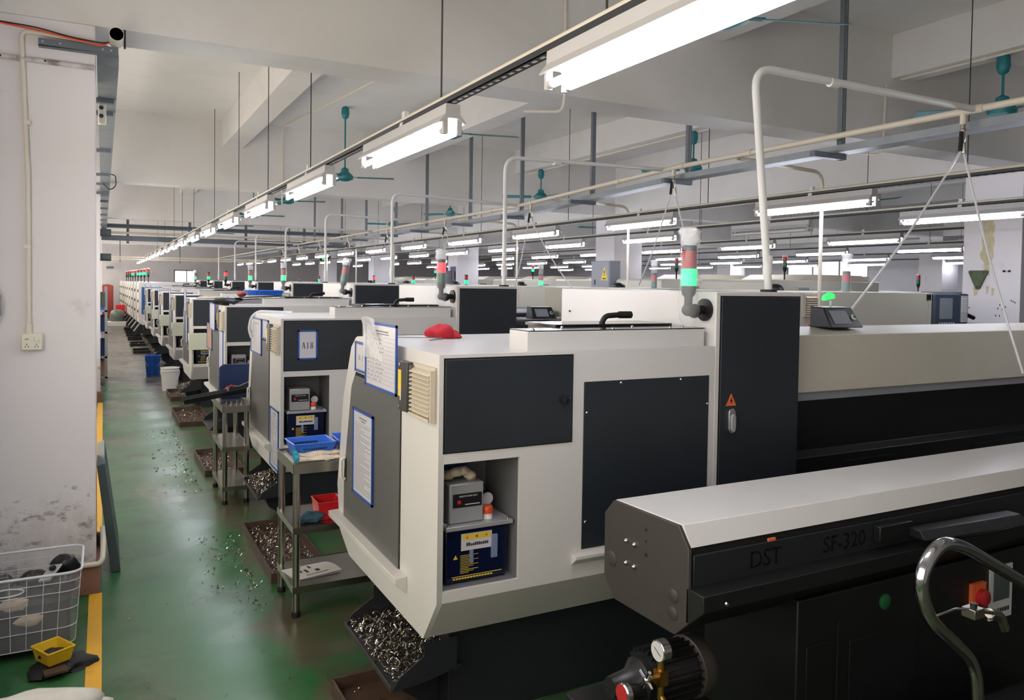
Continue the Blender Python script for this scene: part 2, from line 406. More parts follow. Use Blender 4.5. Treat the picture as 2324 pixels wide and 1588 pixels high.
for a, b in SEC_X:
    for k in range(len(BEAM_Y)):
        y1 = BEAM_Y[k+1][0] if k+1 < len(BEAM_Y) else YF
        structure(MB().box(a, b, BEAM_Y[k][1], y1, ZS, ZC, M_CEIL).build('beam', smooth=0))
for a, b in MAIN_X:
    for k in range(len(BEAM_Y)):
        y1 = BEAM_Y[k+1][0] if k+1 < len(BEAM_Y) else YF
        structure(MB().box(a, b, BEAM_Y[k][1], y1, ZB, ZC, M_CEIL).build('beam', smooth=0))
def column(x0, x1, y0, y1):
    o = structure(MB().box(x0, x1, y0, y1, 0, ZB, M_COLUMN).build('column', smooth=0, bevel=0.006))
    return o
COLS = {}
for k, (a, b) in enumerate(BEAM_Y):
    for j, (x0, x1) in enumerate([(-0.70, -0.037)]+MAIN_X):
        if k == 0 and j: continue
        COLS[(j, k)] = column(x0, x1, a, a+0.64)
# brown skirting block around the foot of the near left column
structure(MB().box(-0.72, -0.018, 4.832, 5.51, 0, 0.15, M_PLINTH).build('baseboard_left', smooth=0, bevel=0.004))
structure(MB().box(-0.72, -0.018, 12.352, 13.03, 0, 0.15, M_PLINTH).build('baseboard_column', smooth=0, bevel=0.004))
# painted floor lines
structure(MB().box(-0.072, -0.008, 0.6, 4.83, 0.0, 0.003, M_LINE).build('floor_line', smooth=0))
structure(MB().box(-0.072, -0.008, 5.55, 12.3, 0.0, 0.003, M_LINE).build('floor_line', smooth=0))

# ---- things on the near left column (front face at y = 4.85)
CY = 4.85
c = thing('wall_conduit', 'white plastic conduit running down the left column to the socket', 'conduit', (-0.35, CY, 1.45))
MB().tube(rounded([(0.0, -0.014, 0.03), (0.0, -0.014, 0.8), (-0.028, -0.014, 1.585), (0.05, -0.016, 1.585), (0.26, -0.02, 1.575), (0.375, -0.028, 1.555)], 0.05), 0.0115, M_PVC, 10).build('pipe', c)
MB().cyl((0, -0.014, 0.0), (0, -0.014, 0.05), 0.016, M_PVC, 12).build('coupling', c)
for zz in (0.45, 1.1): MB().box(-0.018, 0.012, -0.028, 0, zz, zz+0.02, M_PVC).build('clip', c)
c = thing('wall_socket', 'ivory wall socket with switch on the left column', 'socket', (-0.335, CY, 1.406))
MB().box(-0.05, 0.05, -0.035, 0, -0.045, 0.045, M_SOCKET).build('back_box', c, bevel=0.006)
MB().box(-0.047, 0.047, -0.043, -0.034, -0.042, 0.042, M_SOCKET).build('face_plate', c, bevel=0.004)
h = MB()
for px in (-0.022,):
    h.box(px-0.006, px-0.003, -0.0445, -0.043, 0.012, 0.020, M_INK).box(px+0.003, px+0.006, -0.0445, -0.043, 0.012, 0.020, M_INK)
for px in (-0.022, 0.022):
    for dx in (-0.007, 0.007): h.box(px+dx-0.0015, px+dx+0.0015, -0.0445, -0.043, -0.028, -0.02, M_INK)
    h.box(px-0.0015, px+0.0015, -0.0445, -0.043, -0.016, -0.008, M_INK)
h.build('socket_holes', c, smooth=0)
MB().box(0.012, 0.032, -0.0475, -0.042, 0.004, 0.03, M_SOCKET).build('switch', c, bevel=0.002)
for sx in (-0.035, 0.035): MB().cyl((sx, -0.045, 0), (sx, -0.043, 0), 0.004, M_ALU, 10).build('screw', c)
c = thing('breaker_box', 'grey and ivory breaker box at the left edge of the column', 'switch box', (-0.475, CY, 1.6))
MB().box(-0.07, 0.0, -0.05, 0, -0.095, 0.095, M_SOCKET).build('housing', c, bevel=0.02, seg=4)
MB().box(-0.05, 0.008, -0.056, -0.045, -0.055, 0.055, M_CABGREY).build('window_cover', c, bevel=0.006)
c = thing('painted_pipe', 'painted horizontal pipe across the top of the left column', 'pipe', (-0.4, CY, 2.89))
MB().tube([(-0.3, -0.012, 0.005), (0.36, -0.012, 0.0)], 0.014, M_COLUMN, 10).build('pipe', c)
for sx in (-0.07, 0.13): MB().cyl((sx, -0.026, 0.002), (sx, -0.02, 0.002), 0.006, M_INK, 8).build('clip_screw', c)
c = thing('angle_bracket', 'dark steel angle bracket sticking out from the left column top', 'bracket', (-0.3, CY, 3.0))
MB().hexa([(0.0, -0.045, -0.035), (0.375, -0.045, -0.03), (0.375, -0.04, -0.03), (0.0, -0.04, -0.035)], [(0.0, -0.045, 0.005), (0.375, -0.045, 0.01), (0.375, -0.04, 0.01), (0.0, -0.04, 0.005)], M_STRUT).box(0.0, 0.375, -0.045, 0.0, -0.036, -0.03, M_STRUT).build('angle', c, smooth=0)
for sx in (0.02, 0.1, 0.3, 0.34): MB().cyl((sx, -0.048, -0.012), (sx, -0.044, -0.012), 0.006, M_ALU, 8).build('bolt', c)
c = thing('plastic_pipe_end', 'short open white pipe tied on top of the angle bracket', 'pipe', (0.065, 4.79, 3.055))
pp = MB(); pp.lathe([(0.034, 0), (0.036, 0.0), (0.036, 0.16), (0.026, 0.16), (0.026, 0.01), (0.034, 0)], (0, -0.08, 0), (0, 1, 0), M_PVC, 20); pp.build('pipe', c)
MB().cyl((0, 0.075, 0), (0, 0.079, 0), 0.027, M_INK, 16).build('dark_inside', c)
MB().box(0.036, 0.046, 0.0, 0.012, -0.05, 0.05, M_RUBBER).build('strap', c)
c = thing('wire_bundle', 'black red and yellow wires running along the angle bracket', 'wires', (-0.3, CY-0.03, 3.03))
for kk, (mm, dz) in enumerate(((M_RUBBER, 0.012), (M_REDPLASTIC, 0.0), (M_ORANGE, -0.004))):
    MB().tube(rounded([(-0.22, -0.03, 0.025+dz*0.4), (0.0, -0.03, 0.01+dz), (0.15, -0.035, -0.012+dz*0.5), (0.3, -0.035, -0.026+dz), (0.33, -0.02, 0.0)], 0.06), 0.004, mm, 6).build('wire', c)
c = thing('lampholder_box', 'ivory box with two round holes behind the left column', 'box', (-.03, 6.0, 2.87))
MB().box(0.0, 0.05, -0.02, 0.02, -0.08, 0.08, M_SOCKET).build('body', c, bevel=0.01)
for dz in (-0.025, 0.03): MB().cyl((0.02, -0.024, dz), (0.02, -0.019, dz), 0.014, M_INK, 14).build('hole', c)
# ---- trunking along the left with its brackets
c = thing('cable_trunking', 'long galvanised trunking on brackets along the left wall', 'trunking', (0.02, 5.0, 2.95))
MB().box(-0.05, 0.06, 0, 16.5, 0, 0.075, M_GALV).build('duct', c, smooth=0)
for i, y in enumerate((0.9, 1.35, 3.2, 5.1, 6.1, 7.3, 8.6, 10.0, 11.5, 13.0, 14.5, 16.0)):
    MB().box(-0.12, 0.045, y, y+0.05, -0.03, 0.0, M_STRUT).build('bracket', c, smooth=0)
MB().tube(rounded([(0.06, 5.4, 0.03), (0.11, 5.42, 0.02), (0.12, 5.45, -0.1), (0.05, 5.45, -0.16), (-0.02, 5.45, -0.08)], 0.06), 0.006, M_RUBBER, 6).build('loose_cable', c)
c = thing('foot_pipe', 'cream plastic pipe around the foot of the left column', 'pipe', (-0.05, CY, 0.17))
MB().tube(rounded([(-0.09, -0.03, 0.0), (0.03, -0.03, 0.0), (0.045, -0.02, 0.02), (0.05, 0.05, 0.09), (0.045, 0.25, 0.12)], 0.04), 0.014, M_PVC, 10).build('pipe', c)

# ------------------------------------------------------------------ fluorescent lights, their rails and rods
LZ = 2.45
def above(x, y):
    for a, b in BEAM_Y:
        if a-0.02 <= y <= b+0.02: return ZB
    for a, b in MAIN_X:
        if a <= x <= b: return ZB
    for a, b in SEC_X:
        if a <= x <= b: return ZS
    return ZC
PROF = [(-.034, .095), (.034, .095), (.036, .05), (.064, .014), (.060, .009), (.02, .032), (-.02, .032), (-.060, .009), (-.064, .014), (-.036, .05)]
def make_light(lit=True):
    t = thing('fluorescent_light', '', 'ceiling light')
    MB().prism(PROF, 'y', -0.62, 0.62, M_LAMPBODY).build('housing', t, smooth=25)
    for sx in (-0.034, 0.034):
        tb = MB().cyl((sx, -0.578, -0.022), (sx, 0.578, -0.022), 0.0145, M_TUBE if lit else M_TUBEOFF, 10, caps=False).build('tube', t)
        e = MB()
        for yy in (-1, 1): e.cyl((sx, yy*0.575, -0.022), (sx, yy*0.596, -0.022), 0.015, M_LAMPBODY, 10)
        e.build('tube_caps', tb)
    for yy in (-1, 1):
        for sx in (-0.034, 0.034):
            s = MB(); s.box(sx-0.013, sx+0.013, min(yy*0.597, yy*0.616), max(yy*0.597, yy*0.616), -0.040, 0.032, M_LAMPBODY)
            s.build('socket', t, bevel=0.004)
    MB().prism([(-.028, .095), (.028, .095), (.018, .13), (.012, .15), (.012, .175), (-.012, .175), (-.012, .15), (-.018, .13)], 'y', -0.02, 0.02, M_WHITEPVC).build('hanger_clip', t)
    return t
LIT = make_light(True); OFF = make_light(False)
used = {True: False, False: False}
def place_light(x, y, label, group, lit=True):
    src = LIT if lit else OFF
    if not used[lit]: o = src; used[lit] = True; o.location = (x, y, LZ)
    else: o = copy_tree(src, None, (x, y, LZ))
    o['label'] = label; o['group'] = group
def rail(x, y0, y1, label, rods, dbl=False):
    r = thing('lighting_rail', label, 'rail', (x, y0, LZ+0.1), 'lighting rails')
    L = y1-y0
    ch = MB(); ch.box(-0.021, 0.021, 0, L, 0.0, 0.004, M_ROD).box(-0.021, -0.018, 0, L, 0.0, 0.026, M_ROD).box(0.018, 0.021, 0, L, 0.0, 0.026, M_ROD)
    y = 0.15
    while y < min(L, 14): ch.box(-0.007, 0.007, y, y+0.03, -0.0006, 0.0, M_WHITEINK); y += 0.06
    ch.build('slotted_channel', r, smooth=0)
    MB().cyl((-0.006, 0, 0.034), (-0.006, L, 0.034), 0.0125, M_PVC, 10).build('conduit', r)
    for yr in rods:
        MB().cyl((0.004, yr-y0, 0.0), (0.004, yr-y0, above(x, yr)-LZ-0.1), 0.0042, M_ROD, 6).build('suspension_rod', r)
R1 = [1.70+2.12*k for k in range(18)]
for k, y in enumerate(R1):
    if k == 0: lb = 'largest white twin-tube light at the top centre, nearest the camera'
    else: lb = '%s twin-tube light from the camera along the rail above the aisle ends of the lathes' % ORD[k]
    place_light(1.375, y, lb, 'lights of the first row above the lathe ends')
rail(1.375, 0.2, 39.0, 'long slotted lighting rail above the aisle ends of the lathes', [2.02, 3.35, 5.9, 7.6, 9.4, 11.6, 14.4, 16.6, 18.6, 21.5, 24.5])
ROWS = [(5.4, 2.33, 2.42, 15, 'second lighting row from the aisle', []), (7.25, 4.6, 2.40, 13, 'third lighting row from the aisle', [1]),
        (9.85, 7.7, 2.32, 12, 'fourth lighting row from the aisle', []), (12.7, 8.6, 2.3, 11, 'fifth lighting row from the aisle', []),
        (15.8, 10.0, 2.3, 11, 'sixth lighting row from the aisle', []), (19.0, 12.4, 2.3, 9, 'farthest lighting row by the right wall', [])]
for x, y0, p, n, nm, off in ROWS:
    for k in range(n):
        y = y0+p*k
        if k in off: lb = 'unlit twin-tube light, %s of the %s' % (ORD[k], nm)
        else: lb = '%s lit twin-tube light of the %s' % (ORD[k], nm)
        place_light(x, y, lb, 'lights of the '+nm, k not in off)
    rail(x, 0.6 if x < 8 else y0-3.5, y0+p*n, 'slotted lighting rail carrying the %s' % nm, [y0-1.6+2.2*p*j/2 for j in range(int(n*0.8))] if x < 11 else [y0+3.1*j for j in range(5)])

# ------------------------------------------------------------------ ceiling fans
def make_fan(L):
    t = thing('ceiling_fan', '', 'fan'); M = -L
    MB().lathe([(0.03, 0), (0.05, -0.02), (0.055, -0.10), (0.04, -0.15), (0.012, -0.17)], (0, 0, 0), (0, 0, 1), M_TEAL, 16).build('canopy', t)
    MB().cyl((0, 0, -0.16), (0, 0, M+.10), 0.011, M_TEAL, 10).build('downrod', t)
    MB().lathe([(0.015, M+.12), (0.05, M+.10), (0.055, M+.06), (0.09, M+.03), (0.115, M), (0.11, M-.04), (0.05, M-.065), (0.01, M-.07)], (0, 0, 0), (0, 0, 1), M_TEAL, 20).build('motor', t)
    for k in range(3):
        a = 2*math.pi*k/3; ca, sa = math.cos(a), math.sin(a)
        def R(x, y, z): return (x*ca-y*sa, x*sa+y*ca, z+M)
        b = MB(); b.hexa([R(0.09, -0.02, -0.015), R(0.2, -0.025, -0.015), R(0.2, 0.025, -0.015), R(0.09, 0.02, -0.015)],
                         [R(0.09, -0.02, -0.009), R(0.2, -0.025, -0.009), R(0.2, 0.025, -0.009), R(0.09, 0.02, -0.009)], M_TEAL)
        b.hexa([R(0.17, -0.05, -0.030), R(0.66, -0.07, -0.034), R(0.66, 0.055, 0.002), R(0.17, 0.045, 0.0)],
               [R(0.17, -0.05, -0.026), R(0.66, -0.07, -0.030), R(0.66, 0.055, 0.006), R(0.17, 0.045, 0.004)], M_TEAL)
        b.build('blade', t, bevel=0.001)
    return t
FANS = {}
def place_fan(x, y, z, L, rz, label):
    if L not in FANS: o = FANS[L] = make_fan(L)
    else: o = copy_tree(FANS[L])
    o.location = (x, y, z); o.rotation_euler = (0, 0, rz); o['label'] = label; o['group'] = 'teal ceiling fans'
for k, (y, rz) in enumerate(((3.15, -0.35), (6.85, -0.25), (10.5, -0.32), (14.2, -0.4), (17.8, -0.3), (21.6, -0.5), (25.2, 0.1))):
    place_fan(2.92, y, ZC, 0.94, rz, ('teal ceiling fan behind the largest fluorescent light at the top' if k == 0 else
              '%s teal ceiling fan from the camera beside the first lighting row' % ORD[k]))
for k, (y, rz) in enumerate(((3.9, 0.3), (7.75, 0.25), (11.65, 0.6), (15.6, 0.1), (19.4, 0.9))):
    place_fan(6.66, y, ZS, 0.46, rz, ('teal ceiling fan at the upper right corner under the beam' if k == 0 else '%s teal ceiling fan from the camera under the right-hand beam' % ORD[k]))
for k, (y, rz) in enumerate(((9.0, 0.5), (13.0, 0.2), (17.0, 1.0))):
    place_fan(11.54, y, ZS, 0.46, rz, '%s small teal fan from the camera over the beige machines' % ORD[k])

# ------------------------------------------------------------------ conduits on the concrete beams
c = thing('beam_conduit', 'white conduit down the beam face above the largest light', 'conduit', (2.95, 4.85, 3.1))
MB().tube(rounded([(-0.01, -0.014, 1.0), (0.0, -0.014, -0.005), (0.0, 0.02, -0.094), (-0.24, 0.16, -0.094)], 0.07), 0.011, M_PVC, 8).build('pipe', c)
MB().cyl((-0.006, -0.014, 0.42), (-0.006, -0.014, 0.47), 0.016, M_PVC, 10).build('coupling', c)
c = thing('beam_conduit', 'white conduit down the beam face at the upper right', 'conduit', (6.42, 4.85, 3.1))
MB().tube(rounded([(0.015, -0.014, 0.55), (0.0, -0.014, 0.0), (0.0, 0.02, -0.09), (-0.42, 0.14, -0.09)], 0.08), 0.011, M_PVC, 8).build('pipe', c)
c = thing('beam_conduit', 'white conduit along the near right beam to the corner fan', 'conduit', (6.6, 2.5, ZS))
MB().cyl((0, -1.6, -0.013), (0, 2.3, -0.013), 0.012, M_PVC, 8).build('pipe', c)
for yy in (0.4, 1.5): MB().cyl((0, yy, -0.013), (0, yy+0.05, -0.013), 0.017, M_PVC, 8).build('coupling', c)
c = thing('beam_conduit', 'white conduit along the beam to the two teal fans right of centre', 'conduit', (6.68, 5.3, ZS))
MB().cyl((0, 0, -0.013), (0, 7.0, -0.013), 0.012, M_PVC, 8).build('pipe', c)
c = thing('ceiling_conduit', 'thin white conduit along the ceiling to the third fan', 'conduit', (2.75, 6.2, ZC))
MB().tube(rounded([(0.35, 0.0, -0.012), (0.0, 3.5, -0.012), (-0.3, 6.1, -0.012), (-0.3, 6.14, -0.35), (-0.3, 6.14, -1.2)], 0.08), 0.011, M_PVC, 8).build('pipe', c)

# ------------------------------------------------------------------ compressed air pipe, cable tray, struts
def pz(y): return 2.80 if y < 5.4 else max(2.695, 2.80-0.033*(y-5.4))
c = thing('air_pipe', 'cream compressed air pipe running the length of the hall above the lathes', 'pipe', (4.47, 0, 2.8))
MB().tube([(0, y, pz(y)-2.8) for y in (0.4, 2, 4, 5.4, 7, 8.6, 12, 16, 20, 26, 32, 38)], 0.021, M_PVC, 12).build('pipe', c)
for y in (2.75, 4.55, 5.35, 6.3, 8.05, 9.1, 10.65, 13.3, 15.8): MB().cyl((0, y-0.03, pz(y)-2.8), (0, y+0.03, pz(y)-2.8), 0.026, M_PVC, 12).build('coupling', c)
c = thing('cable_tray', 'galvanised cable tray hung on grey struts beside the cream air pipe', 'cable tray', (4.60, 0, 2.74))
tr = MB()
for ya, yb in ((0.4, 5.4), (5.4, 8.6), (8.6, 34)):
    za, zb_ = pz(ya)-2.84, pz(yb)-2.84
    tr.hexa([(-0.07, ya, za), (0.07, ya, za), (0.07, yb, zb_), (-0.07, yb, zb_)], [(-0.07, ya, za+0.004), (0.07, ya, za+0.004), (0.07, yb, zb_+0.004), (-0.07, yb, zb_+0.004)], M_GALV)
    for sx in (-0.07, 0.07): tr.hexa([(sx-0.002, ya, za), (sx+0.002, ya, za), (sx+0.002, yb, zb_), (sx-0.002, yb, zb_)], [(sx-0.002, ya, za+0.05), (sx+0.002, ya, za+0.05), (sx+0.002, yb, zb_+0.05), (sx-0.002, yb, zb_+0.05)], M_GALV)
tr.build('tray', c, smooth=0)
for i, y in enumerate((3.86, 5.5, 7.05, 8.65, 10.2, 11.9, 13.4, 15.2, 17.0, 19.5, 22.5)):
    z0 = pz(y)-2.74-0.13; h = above(4.6, y)-2.74
    st = MB().box(0.05, 0.09, y-0.02, y+0.02, z0, h, M_STRUT); st.box(0.06, 0.08, y-0.0205, y-0.02, z0, h, M_GALV)
    st.build('strut', c, smooth=0)
    MB().box(-0.22, 0.1, y-0.025, y+0.02, z0, z0+0.04, M_STRUT).build('crossbar', c, smooth=0)

def coupler(y, label, drops, loop=False):
    z = pz(y); c = thing('air_hose', label, 'air hose', (4.47, y, z), 'air hoses on the cream pipe')
    MB().lathe([(0.018, -0.015), (0.018, -0.07), (0.014, -0.075)], (0, 0, 0), (0, 0, 1), M_PVC, 12).build('tee', c)
    MB().lathe([(0.014, -0.07), (0.014, -0.10), (0.02, -0.105), (0.02, -0.16), (0.012, -0.18)], (0, 0, 0), (0, 0, 1), M_STEEL, 12).build('valve', c)
    for k, sx in enumerate((-1, 1)):
        MB().tube([(0.012*sx, 0, -0.12), (0.03*sx, 0.01*sx, -0.18), (0.038*sx, 0.012*sx, -0.235)], 0.0125, M_GRIMY if sx < 0 else M_STEEL, 10).build('quick_coupling', c)
        if k < len(drops):
            ex, ey, ez = drops[k]; d = Vector((ex-4.47, ey-y, ez-z)); s0 = Vector((0.04*sx, 0.014*sx, -0.24)); pts = []
            for i in range(13):
                t = i/12; p = s0.lerp(d, t); p.z -= 0.05*math.sin(math.pi*t); pts.append(p)
            MB().tube(pts, 0.0065, M_HOSE, 8).build('hose', c)
    if loop:
        MB().tube([(0.04, 0.014, -0.23), (0.05, 0.014, -0.3), (0.02, 0.0, -0.36), (-0.02, 0.0, -0.36), (-0.05, -0.014, -0.3), (-0.04, -0.014, -0.23)], 0.005, M_HOSE, 8).build('hose_loop', c)
    return c
coupler(2.84, 'pair of white air hoses fanning down at the far right', [(3.55, 2.95, 1.52), (4.47, 2.456, 1.30)])
coupler(5.46, 'pair of white air hoses behind the bagged green signal tower', [(4.47, 5.93, 1.76), (4.47, 5.077, 1.79)])
coupler(8.05, 'pair of white air hoses right of the red-lit signal tower', [(4.47, 8.44, 1.70), (4.47, 7.095, 1.71)])
coupler(10.65, 'short looped air hose, nearest of the looped ones on the pipe', [], True)
coupler(13.3, 'second looped air hose further along the cream pipe', [], True)
for k, y in enumerate((15.8, 18.2, 20.4, 22.4)):
    coupler(y, '%s dangling coupler beyond the looped hoses on the cream pipe' % ORD[k], [])

# power drops to each lathe: up from the cabinet, over to the tray
LY = [2.6, 5.43, 8.2, 11.15, 13.95, 17.0, 19.95, 23.0]
for k, y in enumerate(LY):
    c = thing('power_conduit', ('white power conduit rising from the cabinet of the lathe nearest the camera' if k == 0 else
              'white power conduit rising from the cabinet of the %s lathe in the row' % ORD[k]), 'conduit', (2.87, y+0.17, 1.73), 'power conduits of the lathe row')
    zt = (1.07 if k == 0 else 1.06)-0.02*min(k, 4); off = -0.13 if k == 0 else 0.0
    MB().tube(rounded([(0, 0, 0), (off, 0, zt), (1.58, 0, pz(y)-1.73)], 0.12, 8), 0.019 if k == 0 else 0.017, M_WHITEPVC, 12).build('pipe', c)
    MB().lathe([(0.024, 0), (0.024, 0.09)], (off*0.08, 0, 0.085), (0, 0, 1), M_WHITEPVC, 12).build('coupling', c)
    MB().cyl((0.45+off*0.5, 0, zt*0.995), (0.51+off*0.5, 0, zt*0.995), 0.024, M_WHITEPVC, 12).build('joiner', c)
    MB().cyl((0, 0, 0), (0, 0, 0.012), 0.04, M_RUBBER, 14).build('gland', c)
for k in range(7):
    x, y = 5.55, 4.8+2.82*k-.03
    c = thing('power_conduit', '%s cream conduit from the camera dropping to the machine row behind' % ORD[k], 'conduit', (x, y, 1.2), 'conduits dropping to the second machine row')
    MB().tube(rounded([(-1.0, 0, pz(y)-1.2), (0, 0, pz(y)-1.2-0.04), (0.0, 0, 0.0)], 0.12, 8), 0.016, M_PVC, 10).build('pipe', c)
    MB().box(-.02, .02, -.018, .03, .3, .32, M_PVC).build('clip', c)

# ------------------------------------------------------------------ services crossing the hall at the far end
c = thing('cross_trunking', 'grey trunking with pipes crossing the hall on hangers at the far end', 'trunking', (0.15, 21.0, 2.66))
MB().box(-0.8, 6.0, 0, 0.12, 0.0, 0.12, M_STRUT).build('trunk', c, smooth=0)
for dz, rr in ((0.19, 0.028), (0.33, 0.03), (0.38, 0.022)): MB().cyl((-0.8, 0.05, dz), (6.0, 0.05, dz), rr, M_PVC if dz < 0.2 else M_STRUT, 8).build('pipe', c)
for x in (0.35, 1.75, 3.1, 4.6): MB().box(x, x+0.06, 0.1, 0.16, -0.06, above(0.15+x, 21.1)-2.66, M_STRUT).build('hanger', c, smooth=0)
c = thing('cross_pipe', 'pair of thin cream pipes across the far wall above the red cabinet', 'pipe', (0.1, 30.0, 2.42))
for dz in (0.0, 0.07): MB().cyl((-0.8, 0, dz), (5.5, 0, dz), 0.028, M_PVC, 8).build('pipe', c)
for x in (0.4, 2.3): MB().box(x, x+0.03, -0.02, 0.02, -0.1, ZC-2.42, M_STRUT).build('hanger', c, smooth=0)

# ------------------------------------------------------------------ signal tower (a part of its machine)
def signal_tower(parent, loc, lit, bag, lean=0.0, pole=False, scale=1.0, mount=True):
    root = MB()
    if not mount:
        root.cyl((0, 0, -0.02), (0, 0, 0.0), 0.032, M_BLACK, 16); z0 = 0.0
    elif not pole:
        # round flange on the cabinet side, ball joints up to the lamp body
        root.lathe([(0.05, 0), (0.05, 0.012), (0.02, 0.016), (0.02, 0.045)], (0.10, 0, -0.02), (-1, 0, 0), M_BLACK, 22)
        root.blob((0.035, 0, -0.025), (0.036, 0.03, 0.032), M_BLACK, 3, 0.02, 14, 8)
        root.blob((0.0, 0, -0.02), (0.03, 0.028, 0.028), M_BLACK, 3, 0.02, 14, 8)
        root.lathe([(0.018, 0), (0.018, 0.05), (0.03, 0.065), (0.033, 0.1)], (0.0, 0, -0.015), (0, 0, 1), M_BLACK, 16)
        z0 = 0.085
    else:
        root.lathe([(0.05, 0), (0.05, 0.006), (0.012, 0.01), (0.012, 0.12), (0.03, 0.16), (0.033, 0.2)], (0, 0, -0.2), (0, 0, 1), M_BLACK, 14)
        z0 = 0.0
    r = 0.034
    t = root.build('signal_tower', parent, loc)
    t.rotation_euler = (0, lean, 0); t.scale = (scale,)*3
    g = M_GREENLIT if lit == 'green' else M_GREEN
    rr = M_REDLIT if lit == 'red' else M_RED
    def ribbed(za, zb_):
        p = [(r*0.98, za)]; n = 9
        for i in range(n):
            a = za+(zb_-za)*i/n; b = za+(zb_-za)*(i+0.55)/n
            p += [(r, a+0.001), (r, b), (r*0.965, b+0.0005), (r*0.965, za+(zb_-za)*(i+1)/n)]
        return p
    if lit == 'amber':
        MB().lathe(ribbed(z0-0.03, z0), (0, 0, 0), (0, 0, 1), M_GREEN, 16).build('green_lens', t)
        MB().lathe(ribbed(z0+0.002, z0+0.075), (0, 0, 0), (0, 0, 1), M_AMBERLIT, 18).build('amber_lens', t)
    else:
        MB().lathe(ribbed(z0, z0+0.075), (0, 0, 0), (0, 0, 1), g, 18).build('green_lens', t)
    MB().lathe(ribbed(z0+0.077, z0+0.152), (0, 0, 0), (0, 0, 1), rr, 18).build('red_lens', t)
    MB().lathe([(r, z0+0.153), (r, z0+0.17), (r*0.85, z0+0.178)], (0, 0, 0), (0, 0, 1), M_BLACK if not pole else M_WHITEPVC, 18).build('cap', t)
    if bag:
        rnd = random.Random(bag)
        def fn(zs, amp, tw):
            vs = []; n = 18
            for z, rad in zs:
                for i in range(n):
                    a = 2*math.pi*i/n
                    q = rad*(1+amp*math.sin(3*a+z*40+tw)+amp*0.7*math.sin(7*a-z*90)+amp*rnd.uniform(-0.5, 0.5))
                    vs.append((q*math.cos(a)*0.85, q*math.sin(a), z))
            fs = [(j*n+i, j*n+(i+1) % n, (j+1)*n+(i+1) % n, (j+1)*n+i) for j in range(len(zs)-1) for i in range(n)]
            return vs, fs
        b = MB()
        b.add(*fn([(-0.11, 0.008), (-0.085, 0.024), (-0.06, 0.04), (-0.02, 0.052), (0.03, 0.046), (0.07, 0.043), (0.12, 0.042), (0.18, 0.041), (0.235, 0.041), (0.265, 0.042)], 0.06, bag), M_FILM)
        b.build('plastic_bag', t, smooth=60)
        tb = MB(); tb.add(*fn([(0.262, 0.041), (0.285, 0.046), (0.305, 0.043), (0.325, 0.05), (0.34, 0.038)], 0.16, bag+1), M_FILMTOP)
        tb.build('bunched_bag_top', t, smooth=60)
    return t

